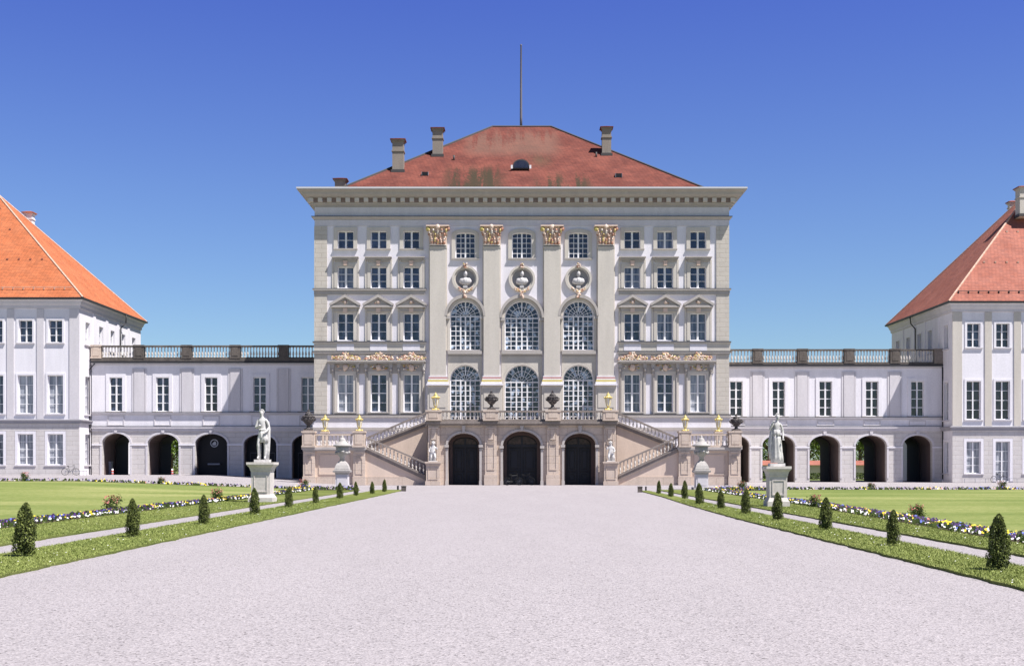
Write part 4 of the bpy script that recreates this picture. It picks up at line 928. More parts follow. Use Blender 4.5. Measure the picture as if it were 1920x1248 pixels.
# ------------------------------------------------------------ galleries
def gallery(name, label, Y, px0, px1, wpx, wtop, wbot, arches, lev, closed, panemats, x_end=None, gz=0, dark_from=None):
    G = Plane_(Y); s = G.s; X0 = G.X(px0); X1 = G.X(px1); th = .6
    g = thing(name, ((X0+X1)/2, Y+4, gz), label, 'gallery')
    xf = front(Y)
    (yb_top, yb_base, ygut, ystr, yled, yimp) = lev
    ztop = G.Z(ygut); zstr = G.Z(ystr); zled = G.Z(yled)
    hls = []
    for i, c in enumerate(wpx):
        hls.append(window(g, xf, G.X(c), 12/s, G.Z(wbot), G.Z(wtop), 2, 4, panemats[i], surr=(6.5/s, .07), surr_mat=M['whiteP'], mull=.16, bar=.07, dep=.14, sill_mat=M['corn']))
    w = MB(xf); w.prism([rect(X0, X1, zled, ztop)]+hls, 0, th); w.build('upper_wall', M['whiteP'], g)
    arcs = [archpoly(G.X(c), h/s, gz, G.Z(sp), G.Z(tp)-G.Z(sp)) for (c, h, tp, sp) in arches]
    def aw(mb, x0, x1, z1, arcs, y0, y1):
        pts = [(x0, gz)]
        for ar in arcs: pts += [ar[0]]+list(reversed(ar[2:]))+[ar[1]]
        out = []
        for p in pts+[(x1, gz), (x1, z1), (x0, z1)]:
            if not out or (abs(out[-1][0]-p[0])+abs(out[-1][1]-p[1])) > 1e-6: out.append(p)
        mb.prism(out, y0, y1)
    w = MB(xf); aw(w, X0, X1, zled-.001, arcs, 0, th); w.build('arcade_wall', M['base'], g)
    arcs2 = [archpoly(G.X(c), h/s+.004, gz, G.Z(sp), G.Z(tp)-G.Z(sp)+.004) for (c, h, tp, sp) in arches]
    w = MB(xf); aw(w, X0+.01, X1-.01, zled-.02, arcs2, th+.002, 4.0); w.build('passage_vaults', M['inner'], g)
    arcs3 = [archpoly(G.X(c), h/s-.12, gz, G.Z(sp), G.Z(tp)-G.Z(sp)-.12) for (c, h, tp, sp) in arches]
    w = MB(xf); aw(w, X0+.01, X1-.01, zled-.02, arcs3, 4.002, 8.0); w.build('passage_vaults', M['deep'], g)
    w = MB(xf); w.box(X0, X1, 8.002, 8.4, zled, ztop); w.box(X0, X1, th+.002, 8.4, ztop-.1, ztop-.002); w.build('rear_wall', M['strip'], g)
    for (c, h, tp, sp) in arches:
        x = G.X(c); hw = h/s; zs = G.Z(sp); rise = G.Z(tp)-zs; n = 18; m_ = MB(xf)
        m_.prism([(x+(hw+.22)*math.cos(math.pi*k/n), zs+(rise+.22)*math.sin(math.pi*k/n)) for k in range(n+1)]+[(x+(hw+.01)*math.cos(math.pi*k/n), zs+(rise+.01)*math.sin(math.pi*k/n)) for k in range(n, -1, -1)], -.07, -.002)
        for sg in (-1, 1):
            p, q_ = sorted((x+sg*(hw+.01), x+sg*(hw+.2))); m_.box(p, q_, -.06, -.002, gz+.4, G.Z(yimp)-.141)
        m_.prism([(x-.12, zs+rise+.1), (x+.12, zs+rise+.1), (x+.18, zs+rise+.42), (x-.18, zs+rise+.42)], -.14, -.072)
        m_.build('arch_surround', M['strip'], g)
    # imposts on piers
    m_ = MB(xf); ed = [X0+.02]
    for (c, h, tp, sp) in arches: ed += [G.X(c-h)-.005, G.X(c+h)+.005]
    ed.append(X1-.02)
    for k in range(0, len(ed)-1, 2):
        if ed[k+1]-ed[k] > .1: m_.box(ed[k], ed[k+1], -.09, -.002, G.Z(yimp)-.14, G.Z(yimp)+.02)
    m_.build('impost', M['whiteP'], g, split=True)
    # ledges
    m_ = MB(xf); m_.box(X0+.02, X1-.02, -.22, -.002, zstr-.06, zstr+.04); m_.box(X0+.02, X1-.02, -.10, -.002, zstr-.19, zstr-.061); m_.box(X0+.02, X1-.02, -.20, -.002, zled-.14, zled+.04); m_.box(X0+.02, X1-.02, -.10, -.002, zled-.42, zled-.141); m_.build('string_course', M['strip'], g, split=True)
    m_ = MB(xf); m_.box(X0+.02, X1-.02, -.24, -.002, zstr+.0405, zstr+.085); m_.box(X0+.02, X1-.02, -.22, -.002, zled+.0405, zled+.075); m_.build('dark_ledge_strip', M['ridge'], g, split=True)  # thin dark strips along the tops of both gallery ledges
    # pale strips between the windows, and aprons
    mids = [(a_+b_)/2 for a_, b_ in zip(wpx, wpx[1:])]
    m_ = MB(xf)
    for c in mids: m_.box(G.X(c-9.5), G.X(c+9.5), -.09, -.002, zstr+.09, ztop-.35)
    m_.build('wall_strip', M['strip'], g, split=True)
    m_ = MB(xf)
    for c in mids:
        for sg in (-1, 1): p, q_ = sorted((G.X(c+sg*10.2), G.X(c+sg*13.5))); m_.box(p, q_, -.05, -.002, zstr+.09, ztop-.35)
    for c in wpx: 
        if G.X(c-17) > X0 and G.X(c+17) < X1: m_.prism([rect(G.X(c-16), G.X(c+16), zled+.12, zstr-.26), rect(G.X(c-14), G.X(c+14), zled+.22, zstr-.36)], -.05, -.002)
    m_.build('panel_moulding', M['strip'], g, split=True)
    # cornice + gutter + balustrade
    m_ = MB(xf); m_.box(X0, X1, -.12, 8.4, ztop, ztop+.07); m_.box(X0, X1, -.24, 8.5, ztop+.071, ztop+.18); m_.build('cornice', M['strip'], g)
    m_ = MB(xf); m_.box(X0, X1, -.36, 8.6, ztop+.181, ztop+.36); m_.build('roof_gutter', M['gutter'], g)
    zb = G.Z(yb_base); zt = G.Z(yb_top)
    m_ = MB(xf); m_.box(X0, X1, -.28, .35, ztop+.361, zb); m_.build('parapet_base', M['gstone'], g)
    BG = baluster_mesh('baluster', M['bal'], .66, .10)
    ends = [X0]+[G.X(c) for c in mids]+[X1]
    pw = 9/s
    for c in mids: pier(G.X(c), Y+.03, pw, zb, zt+.04, g, M['gstone'], .3)
    if px0 < 500: pier(X0+pw, Y+.03, pw, zb, zt+.04, g, M['terr'], .3)
    if px1 > 1500: pier(X1-pw, Y+.03, pw, zb, zt+.04, g, M['terrg'], .3)
    for k in range(len(ends)-1):
        a_ = ends[k]+(2*pw if (k == 0 and px0 < 500) else pw if k else 0); b_ = ends[k+1]-(2*pw if (k == len(ends)-2 and px1 > 1500) else pw if k < len(ends)-2 else 0)
        n = max(2, int((b_-a_)/.29))
        if b_-a_ > .3: rail(g, a_, b_, Y+.03, n, (zt, zt), (zb, zb), .4, BG, M['gstone'], .12)
    # closed bays
    for k in closed:
        c, h, tp, sp = arches[k]; x = G.X(c); m_ = MB(xf); m_.prism(archpoly(x, h/s, gz, G.Z(sp), G.Z(tp)-G.Z(sp)), 1.3, 1.4); sc = m_.build('shop_screen', M['dark'], g)
        if k == 2:
            z = G.Z(830); m_ = MB(front(Y)); m_.prism([circle(x, z, .40), circle(x, z, .32)], 1.25, 1.295)
            m_.prism([(x-.17, z-.2), (x+.14, z-.2), (x+.2, z-.02), (x+.1, z+.2), (x-.02, z+.14), (x-.12, z+.05), (x-.2, z-.04)], 1.25, 1.295)
            m_.build('round_emblem', mat('pale emblem paint', (.45, .47, .52), .6), sc)
            m_ = MB(front(Y)); m_.box(x-.6, x+.6, 1.0, 1.299, G.Z(871), G.Z(868)); m_.build('counter', M['mid'], sc)
        if k in (3, 4):
            m_ = MB(front(Y))
            for sg in (-1, 1): m_.prism([rect(x+sg*.7-.55, x+sg*.7+.55, gz+.3, gz+3.0), rect(x+sg*.7-.48, x+sg*.7+.48, gz+.4, gz+2.9)], 1.24, 1.299)
            m_.build('glazing_bars', mat('charcoal frame', (.05, .05, .06), .5), sc)
    # drain pipe
    return g, G
GL, PL_ = gallery('gallery_wing', 'left white gallery with balustrade, partly in the palace shadow, over dark arches', 125.0, 172, 600,
    [217.5, 305, 396, 487, 577], 707, 771, [(217.5, 26, 812, 831), (306, 29, 813, 832), (396, 30, 813, 832), (487.5, 30.5, 814, 833), (578, 30.5, 814, 833)],
    (647.5, 672, 684, 774, 800, 832), (2, 3, 4), [M['gA'], M['gA'], M['gD'], M['gA'], M['gB']], gz=.0)
GR, PR_ = gallery('gallery_wing', 'right white gallery with balustrade over open sunlit arches with garden behind', 127.7, 1363, 1769,
    [1380.5, 1460, 1548, 1635, 1720], 714.5, 780, [(1376, 29, 815, 834), (1460, 30.5, 815, 835), (1546.5, 28.5, 816, 835), (1633.5, 29, 816, 835), (1720.5, 27.5, 816, 835)],
    (654.5, 681, 690, 783, 800, 837), (), [M['gD'], M['gD'], M['gD'], M['gD'], M['gD']])

# ------------------------------------------------------------ corner pavilions
def pavilion(label, sgn, Yf, Yb, Xc, width, eave, apexX, apexZ, fr_w, rows, sidey, roofm, ridgem, string_y, dark_y):
    """sgn=+1: visible side wall faces +x (left pavilion)"""
    G = Plane_(Yf); s = G.s; p = thing('corner_pavilion', (Xc-sgn*width/2, (Yf+Yb)/2, 0), label, 'pavilion')
    xs = sorted((Xc, Xc-sgn*width)); xf = front(Yf); hl = []
    zE = eave; zst = G.Z(string_y)
    for (c, pn) in fr_w:
        for r, (wt, wb, hwp, nr, isdoor) in enumerate(rows):
            pane = M[pn[r]]
            door = isdoor and c in isdoor
            z0 = 0.15 if door else G.Z(wb)
            hl.append(window(p, xf, G.X(c), hwp/s, z0, G.Z(wt), 2, nr, pane, surr=((4 if r < 2 else 5)/s, .06), surr_mat=M['whiteP'], mull=.13, bar=.05, dep=.22, sill=not door, sill_mat=M['strip']))
    m_ = MB(xf); m_.prism([rect(xs[0], xs[1], 0, zE-.3)]+hl, 0, .5); m_.build('front_wall', M['whiteP'], p)
    # base storey facing
    hb = [h for h in hl if h[0][1] < 4]
    m_ = MB(xf)
    m_.prism([rect(xs[0], xs[1]-(.0), .02, zst-.35)]+[[(a[0]+(.29 if k in (1, 2) else -.29), a[1]+(.29 if k > 1 else -.12)) for k, a in enumerate(h)] for h in hb], -.05, -.002); m_.build('rusticated_base', M['base'], p)
    m_ = MB(); xx = sorted((Xc+sgn*.0, Xc+sgn*.05))
    hs = []; sxf = sidex(Xc, sgn); shade = []
    sid = MB()
    for yy in sidey:
        for r, (wt, wb, hwp, nr, isdoor) in enumerate(rows):
            if r > 0 and yy != sidey[0]: continue
            hs.append(window(p, sxf, yy, hwp/s*.92, G.Z(wb), G.Z(wt), 2, nr, M['gA'] if sgn < 0 else M['gC'], surr=(4/s, .05), surr_mat=M['whiteP'], mull=.13, dep=.22, sill_mat=M['strip']))
    m_ = MB(sxf); m_.prism([rect(Yf+.5, Yb, 0, zE-.3)]+hs, 0, .5); m_.build('side_wall', M['whiteP'], p)
    m_ = MB(); x2 = xs[0] if sgn > 0 else xs[1]; m_.box(*( (x2, x2+.5) if sgn > 0 else (x2-.5, x2)), Yf+.5, Yb-.5, 0, zE-.3); m_.box(xs[0]+(.5 if sgn < 0 else 0), xs[1]-(.5 if sgn > 0 else 0), Yb-.5, Yb, 0, zE-.3)
    m_.build('rear_walls', M['strip'], p)
    # eaves cornice and gutter
    m_ = MB(); ringprofile(m_, xs[0], xs[1], Yf, Yb, [(.002, zE-1.05), (.10, zE-1.0), (.12, zE-.75), (.25, zE-.55), (.30, zE-.35), (.44, zE-.22), (.48, zE-.08)]); m_.build('cornice', M['strip'], p)
    m_ = MB(); ringprofile(m_, xs[0], xs[1], Yf, Yb, [(.481, zE-.20), (.62, zE-.18), (.64, zE-.02), (.47, zE+.02)]); m_.build('gutter', M['gutter'], p)
    # string course
    m_ = MB(); ringprofile(m_, xs[0], xs[1], Yf, Yb, [(.002, zst-.35), (.18, zst-.33), (.20, zst-.12), (.30, zst-.06), (.30, zst+.04), (.002, zst+.10)]); m_.build('string_course', M['pstr'], p)
    # strips
    m_ = MB(xf); cs = sorted(c for c, _ in fr_w)
    for a, b in zip(cs, cs[1:]): m_.box(G.X((a+b)/2-6.5), G.X((a+b)/2+6.5), -.08, -.002, zst+.1, zE-1.05)
    e0, e1 = sorted((Xc-sgn*.0, Xc-sgn*.95)); m_.box(e0, e1, -.08, -.002, zst+.1, zE-1.05)
    if sgn < 0:
        pass
    m_.build('wall_strip', M['strip'] if sgn > 0 else M['beige'], p, split=True)
    m_ = MB(sxf)
    for a, b in zip(sidey, sidey[1:]): m_.box((a+b)/2-.35, (a+b)/2+.35, -.07, -.002, zst+.1, zE-1.05)
    m_.build('wall_strip', M['whiteP'], p, split=True)
    ov = .5; cr = (xs[0]-ov, xs[1]+ov, Yf-ov, Yb+ov); ym = (Yf+Yb)/2
    ax0, ax1 = sorted((apexX, apexX-sgn*1.0))
    rf = hiproof(p, cr, zE, (ax0, ax1, ym-.05, ym+.05), apexZ, roofm, 'roof', ridgem, .10)
    # snow guard along the front eave
    sl_ = (apexZ-zE)/(ym-cr[2]); m_ = MB()
    y_ = cr[2]+.75; z_ = zE+sl_*.75
    x0_, x1_ = cr[0]+1.2, cr[1]-1.2
    m_.tube((x0_, y_-.12, z_+.16), (x1_, y_-.12, z_+.16), .03, .03, 6)
    k = x0_
    while k < x1_: m_.box(k-.03, k+.03, y_-.14, y_+.1, z_-.05, z_+.2); k += 1.0
    m_.build('snow_guard', M['ridget'] if sgn > 0 else M['ridge'], rf, split=True)
    if True:
        m_ = MB(); random.seed(5 if sgn > 0 else 9)
        for row in (3.6, 6.6, 8.8):
            zz = zE+sl_*row; yy = cr[2]+row; hwid = (cr[1]-cr[0])/2-row*((cr[1]-cr[0])/2)/(ym-cr[2])-.6; xc = (cr[0]+cr[1])/2
            k = xc-hwid
            while k < xc+hwid: m_.box(k-.09, k+.09, yy-.12, yy+.1, zz-.05, zz+.10); k += 1.15
        m_.build('vent_tile', M['ridget'] if sgn < 0 else M['roofR'], rf, split=True)
    return p, rf, G
pvL, rfL, GLf = pavilion('left white three-storey pavilion with bright orange tiled roof', 1, 122.0, 141.7, Plane_(122.0).X(149), 24.2, Plane_(121.5).Z(557), -54.6, 30.0,
    [(104, ('gA', 'gC', 'gC')), (48, ('gA', 'gC', 'gC')), (-8, ('gA', 'gB', 'gB')), (-64, ('gA', 'gB', 'gB'))],
    [(600, 642, 13, 3, None), (703, 775, 14.5, 4, None), (813, 871, 14.5, 4, None)], [124.2, 128.2, 131.8, 135.4, 139.0], M['roofL'], M['ridget'], 787, 0)
pvR, rfR, GRf = pavilion('right white three-storey pavilion with faded salmon tiled roof', -1, 124.7, 145.0, Plane_(124.7).X(1785.5), 23.6, Plane_(124.2).Z(564), 54.3, 30.8,
    [(1825.5, ('gA', 'gD', 'gC')), (1880, ('gD', 'gD', 'gC')), (1935, ('gD', 'gD', 'gC'))],
    [(606, 651, 12.5, 3, None), (714, 786, 13.5, 4, None), (827, 887, 13.5, 4, (1880,))], [126.4, 131.4, 134.9, 138.8, 142.6], M['roofR'], M['ridget'], 800, 0)
# chimneys on the pavilions
def pavch(rf, px, top, bot, wpx, Y, m, cap):
    s = F/Y; chimney(rf, (px-HX)/s, Y, EYE+(HY-bot)/s, EYE+(HY-top)/s, wpx/s, m, cap)
pavch(rfL, 55, 398, 436, 15, 134.5, M['whiteP'], M['roofL'])
pavch(rfR, 1919, 351, 408, 22, 131.5, M['beige'], M['roofR'])
pavch(rfR, 1897.5, 378, 402, 12, 138, M['beige'], M['roofR'])
# rain pipes
def pipe(parent, pts, label=None):
    m_ = MB(); m_.path(pts, .065, 8); [m_.blob(p, .068, 8, 6) for p in pts[1:-1]]; m_.build('rain_pipe', M['gutter'], parent)
xq = PL_.X(169.5); pipe(GL, [(xq+.5, 124.75, PL_.Z(682)), (xq, 124.7, PL_.Z(693)), (xq, 124.7, .8)])
xq = PR_.X(1765); pipe(GR, [(xq, 127.35, PR_.Z(688)), (xq, 127.3, .3)])
XcL = GLf.X(149); XcR = GRf.X(1785.5); zE = Plane_(121.5).Z(557)
pipe(pvL, [(XcL+.6, 134.6, zE-.15), (XcL+.55, 134.6, zE-1.0), (XcL+.12, 134.2, zE-1.6), (XcL+.12, 134.2, PL_.Z(650))])
pipe(pvR, [(XcR-.6, 136.3, zE-.15), (XcR-.5, 136.3, zE-.9), (XcR-.12, 136, zE-1.5), (XcR-.12, 136, PR_.Z(690))])

# ------------------------------------------------------------ ornaments: urns, lanterns, statues
def urn_profile(h, r): return [(r*a, h*b) for a, b in ((.75, 0), (.75, .05), (.5, .07), (.35, .12), (.26, .18), (.30, .22), (.62, .30), (.92, .42), (1.0, .52), (.96, .58), (1.05, .60), (1.02, .64), (.70, .68), (.55, .72), (.60, .75), (.40, .80), (.22, .84), (.16, .88), (.22, .91), (.12, .96), (.02, 1.0))]
def urn(x, y, z, h, r, label, grp=None):
    t = thing('stone_urn', (x, y, z), label, 'urn', grp)
    b = MB(); b.box(x-r*.8, x+r*.8, y-r*.8, y+r*.8, z, z+h*.06); b.build('base', M['terrg'], t)
    pr = urn_profile(h*.94, r); b = MB(); b.lathe(x, y, pr[:13], 20, z0=z+h*.06); b.build('bowl', M['urn'], t)
    b = MB(); b.lathe(x, y, pr[12:], 20, z0=z+h*.06+.001); b.build('lid', M['urn'], t)
    b = MB()
    for k in range(10):
        a = k*math.pi/5; b.blob((x+math.cos(a)*r*.98, y+math.sin(a)*r*.98, z+h*.52), (.07, .07, h*.07), 6, 5)
    for sg in (-1, 1): b.path([(x+sg*r*.9, y, z+h*.62), (x+sg*r*1.22, y, z+h*.60), (x+sg*r*1.18, y, z+h*.50), (x+sg*r*.8, y, z+h*.44)], .035)
    b.build('relief', M['urn'], t)
    return t
ztp = ztr
urn(T.X(921.5), yc, ztp, 38/ts, .47, 'black weathered urn on the terrace balustrade left of the middle door')
urn(T.X(1036), yc, ztp, 38/ts, .47, 'black weathered urn on the terrace balustrade right of the middle door')
urn(T.X(579), yc, Zg(808), 42/ts, .52, 'dark lidded urn on the outer left pier of the staircase')
urn(T.X(1380), yc, Zg(808), 33/ts, .48, 'dark lidded urn on the outer right pier of the staircase')
def lantern(x, y, z, h, label):
    t = thing('gilded_lantern', (x, y, z), label, 'lantern', 'gilded lanterns on the staircase piers'); r = h*.19
    b = MB(); b.lathe(x, y, [(r*1.0, z), (r*1.05, z+h*.04), (r*.7, z+h*.08), (r*.25, z+h*.14), (r*.35, z+h*.19), (r*.55, z+h*.24)], 8)
    for k in range(4):
        a = math.pi/4+k*math.pi/2; b.blob((x+math.cos(a)*r*1.15, y+math.sin(a)*r*1.15, z+h*.05), (.09, .09, .07), 6, 5, .2)
    b.build('foot', M['gold'], t)
    b = MB(); b.lathe(x, y, [(r*.5, z+h*.241), (r*.84, z+h*.66)], 6); b.build('glass', M['lglass'], t)
    b = MB()
    for k in range(6):
        a = k*math.pi/3; b.tube((x+math.cos(a)*r*.52, y+math.sin(a)*r*.52, z+h*.24), (x+math.cos(a)*r*.9, y+math.sin(a)*r*.9, z+h*.67), .028, .028, 6)
        b.blob((x+math.cos(a)*r*1.05, y+math.sin(a)*r*1.05, z+h*.70), (.075, .075, .08), 6, 5, .2)
    b.build('cage', M['gold'], t)
    b = MB(); b.lathe(x, y, [(r*1.0, z+h*.66), (r*1.08, z+h*.69), (r*.75, z+h*.78), (r*.5, z+h*.84), (r*.55, z+h*.86), (r*.3, z+h*.92), (r*.12, z+h*.95), (r*.2, z+h*.975), (.01, z+h)], 8); b.build('hood', M['gold'], t)
lantern(T.X(817), yc, ztp, 34/ts, 'gilded lantern on the terrace corner pier left of the left door')
lantern(T.X(1140), yc, ztp, 34/ts, 'gilded lantern on the terrace corner pier right of the right door')
lantern(T.X(674), yc, Zg(808), 31/ts, 'gilded lantern at the head of the left lower flight')
lantern(T.X(1284.5), yc, Zg(808), 31/ts, 'gilded lantern at the head of the right lower flight')
P3 = Plane_(113.6)
lantern(T.X(592), 113.6, Zg(808)+.1, 1.55, 'gilded lantern half hidden behind the outer left urn')
lantern(2*cxt-T.X(592), 113.6, Zg(808)+.1, 1.55, 'gilded lantern half hidden behind the outer right urn')

def skinned(name, verts, edges, radii, m, parent, org, root=0, sub=2, extra=None):
    me = bpy.data.meshes.new(name+'_s'); me.from_pydata([tuple(v) for v in verts], edges, []); o = bpy.data.objects.new(name+'_s', me); COL.objects.link(o)
    md = o.modifiers.new('k', 'SKIN'); sv = me.skin_vertices[0].data
    for i, r in enumerate(radii):
        sv[i].radius = (r, r) if not isinstance(r, tuple) else r; sv[i].use_root = (i == root)
    md.use_smooth_shade = True; s2 = o.modifiers.new('s', 'SUBSURF'); s2.levels = sub; s2.render_levels = sub
    dg = bpy.context.evaluated_depsgraph_get(); nm = bpy.data.meshes.new_from_object(o.evaluated_get(dg)); bpy.data.objects.remove(o)
    nm.materials.clear(); nm.materials.append(m); nm.name = name
    q = bpy.data.objects.new(name, nm); COL.objects.link(q)
    if parent: q.parent = parent
    return q
def drape(mb, x, y, prof, seed, n=40, fold=.12, k=9, cx_shift=None):
    """hanging cloth: a lathe with deep vertical folds; prof = (z, rx, ry, dx, dy)"""
    vs = []; fs = []
    for (z, rx, ry, dx, dy) in prof:
        for i in range(n):
            a = 2*math.pi*i/n; w = 1+fold*math.sin(a*k+seed+z*1.3)+fold*.5*math.sin(a*(k*2+1)+seed*2+z*2)
            vs.append((x+dx+rx*w*math.cos(a), y+dy+ry*w*math.sin(a), z))
    for j in range(len(prof)-1):
        for i in range(n): a = j*n+i; b = j*n+(i+1) % n; fs.append((a, b, b+n, a+n))
    fs += [tuple(range(n-1, -1, -1)), tuple((len(prof)-1)*n+i for i in range(n))]
    mb.sm = True; mb.add(vs, fs); mb.sm = False
def pedestal(x, y, gz, h, w, label, grp=None):
    t = thing('statue_pedestal', (x, y, gz), label, 'pedestal', grp)
    m_ = MB(); m_.box(x-w*.5, x+w*.5, y-w*.5, y+w*.5, gz-.05, gz+.20); m_.lathe(x, y, [(w*.47, .20), (w*.42, .32), (w*.40, .34)], sq=True, z0=gz); m_.build('plinth', M['ped2'], t)
    m_ = MB(); m_.lathe(x, y, [(w*.385, .341), (w*.40, h-.42)], sq=True, z0=gz); m_.build('shaft', M['ped2'], t)
    m_ = MB(); f = w*.28
    for s_ in (-1, 1):
        m_.prism([rect(x-f, x+f, gz+.45, gz+h-.55), rect(x-f+.04, x+f-.04, gz+.49, gz+h-.59)], y+s_*w*.40-.02, y+s_*w*.40+.02)
    m_.build('panel_moulding', M['ped2'], t)
    m_ = MB(); m_.lathe(x, y, [(w*.40, h-.419), (w*.43, h-.37), (w*.43, h-.33), (w*.47, h-.22), (w*.55, h-.13), (w*.56, h-.10), (w*.56, h)], sq=True, z0=gz); m_.build('cap', M['ped2'], t)
    return t
def statue(x, y, z, h, kind, label):
    """standing robed marble figure of height h (with its own low plinth)"""
    t = thing('marble_statue', (x, y, z), label, 'statue')
    u = (h-.12)/1.82
    b = MB(); b.box(x-.30*u, x+.30*u, y-.26*u, y+.26*u, z+.001, z+.12)
    b.build('plinth', M['marble'], t)
    o = lambda a, c, d: (a*u, c*u, .12+d*u)
    if kind == 0:   # youth, weight on one leg, arm bent across the chest, cloak and tree stump behind
        V = [o(0,0,.95), o(.01,0,1.12), o(-.01,.01,1.30), o(-.02,.01,1.42), o(-.03,-.01,1.53), o(-.03,-.03,1.66), o(-.03,-.03,1.76),
             o(-.19,.0,1.40), o(-.27,-.03,1.14), o(-.13,-.20,1.17), o(-.05,-.24,1.24),
             o(.16,.01,1.41), o(.27,.03,1.16), o(.18,-.14,1.00), o(.10,-.2,.97),
             o(.10,.0,.90), o(.11,-.01,.50), o(.10,.03,.10), o(.11,-.10,.03),
             o(-.10,0,.90), o(-.16,-.12,.52), o(-.17,.02,.12), o(-.19,-.10,.03)]
        E = [(0,1),(1,2),(2,3),(3,4),(4,5),(5,6),(3,7),(7,8),(8,9),(9,10),(3,11),(11,12),(12,13),(13,14),(0,15),(15,16),(16,17),(17,18),(0,19),(19,20),(20,21),(21,22)]
        r = [.135,.115,.14,.10,.05,.085,.06,.065,.05,.042,.04,.065,.05,.042,.04,.095,.062,.038,.04,.095,.062,.038,.04]
    else:           # striding woman, head turned, one arm raised to the shoulder, other lowered
        V = [o(0,0,.95), o(-.01,0,1.12), o(.0,.01,1.28), o(.01,.01,1.40), o(.02,-.01,1.52), o(.04,-.03,1.65), o(.05,-.03,1.75),
             o(-.16,.0,1.38), o(-.30,-.05,1.20), o(-.20,-.15,1.42), o(-.13,-.14,1.52),
             o(.17,.01,1.39), o(.26,.03,1.14), o(.24,-.10,.92), o(.24,-.14,.86),
             o(.10,.0,.90), o(.13,-.08,.50), o(.10,.05,.10), o(.12,-.08,.03),
             o(-.10,0,.90), o(-.10,.02,.50), o(-.14,.10,.12), o(-.16,.0,.03)]
        E = [(0,1),(1,2),(2,3),(3,4),(4,5),(5,6),(3,7),(7,8),(8,9),(9,10),(3,11),(11,12),(12,13),(13,14),(0,15),(15,16),(16,17),(17,18),(0,19),(19,20),(20,21),(21,22)]
        r = [.13,.10,.125,.09,.045,.08,.06,.055,.045,.038,.036,.055,.045,.038,.036,.09,.06,.036,.04,.09,.06,.036,.04]
    q = skinned('figure', V, E, [a*u for a in r], M['marble'], t, (x, y, z))
    f = MB()   # face and hair, hands
    hx, hy, hz = V[5]; f.blob((x+hx, y+hy-.085*u, z+hz-.0*u), (.02*u, .035*u, .03*u), 6, 5); f.blob((x+hx, y+hy-.07*u, z+hz-.05*u), (.035*u, .02*u, .012*u), 6, 4)
    for sg in (-1, 1): f.blob((x+hx+sg*.033*u, y+hy-.075*u, z+hz+.025*u), (.016*u, .012*u, .01*u), 6, 4)
    for k in range(26):
        a = random.uniform(0, 2*math.pi); e = random.uniform(.1, 1.4); f.blob((x+hx+.085*u*math.cos(a)*math.cos(e), y+hy+.02+.09*u*abs(math.sin(a))*math.cos(e), z+hz+.03*u+.10*u*math.sin(e)), .032*u, 6, 4)
    for hi_ in (10, 14):
        px_, py_, pz_ = V[hi_]
        for k in range(5): f.tube((x+px_+(k-2)*.015*u, y+py_-.02*u, z+pz_), (x+px_+(k-2)*.019*u, y+py_-.07*u, z+pz_-.03*u), .009*u, .007*u, 5)
    f.build('head_and_hands_detail', M['marble'], t)
    d = MB(); Z = lambda a: z+.12+a*u
    if kind == 0:
        drape(d, x, y, [(Z(.62), .20*u, .15*u, .02, 0), (Z(.78), .19*u, .16*u, .01, 0), (Z(.92), .17*u, .15*u, 0, 0), (Z(1.02), .15*u, .13*u, 0, 0)], 1.0, fold=.06)
        drape(d, x+.13*u, y+.13*u, [(Z(.0), .10*u, .09*u, 0, 0), (Z(.35), .11*u, .09*u, .02, 0), (Z(.75), .12*u, .08*u, .03, 0), (Z(1.1), .12*u, .07*u, .04, 0), (Z(1.38), .09*u, .06*u, .0, 0)], 2.2, fold=.14, k=6)
        drape(d, x+.0, y, [(Z(1.03), .15*u, .13*u, 0, 0), (Z(1.07), .17*u, .15*u, 0, 0), (Z(1.10), .145*u, .13*u, 0, 0)], .4, fold=.05)
        d.tube((x-.16*u, y+.12*u, Z(0)), (x-.12*u, y+.12*u, Z(.6)), .07*u, .05*u, 9)
    else:
        drape(d, x, y, [(Z(.02), .25*u, .19*u, .02, .03), (Z(.25), .23*u, .17*u, .02, .02), (Z(.55), .20*u, .15*u, .01, 0), (Z(.85), .17*u, .14*u, 0, 0), (Z(1.02), .14*u, .12*u, 0, 0)], 3.0, fold=.12, k=8)
        drape(d, x-.20*u, y+.06*u, [(Z(.15), .06*u, .07*u, -.02, 0), (Z(.5), .10*u, .09*u, -.03, 0), (Z(.8), .11*u, .09*u, -.01, 0), (Z(1.15), .08*u, .07*u, .04, 0), (Z(1.35), .06*u, .06*u, .10, 0)], .7, fold=.14, k=5)
        drape(d, x, y, [(Z(.98), .17*u, .14*u, 0, 0), (Z(1.08), .15*u, .13*u, 0, 0), (Z(1.2), .14*u, .12*u, 0, 0)], 1.9, fold=.10, k=7)
    d.build('drapery', M['marble'], t)
    t.scale = (.88, .88, 1)
    return t
zg = hgt(-12, 58)+TZ
pedestal(-11.72, 57.4, TZ, 1.80, 1.10, 'square stone pedestal in grass left of the gravel forecourt')
statue(-11.72, 57.4, TZ+1.80, 2.42, 0, 'white marble youth with cloak standing on the left garden pedestal')
pedestal(10.42, 51.2, TZ, 1.62, .90, 'square stone pedestal in grass right of the gravel forecourt')
statue(10.42, 51.2, TZ+1.62, 2.18, 1, 'shaded marble robed woman standing on the right garden pedestal')
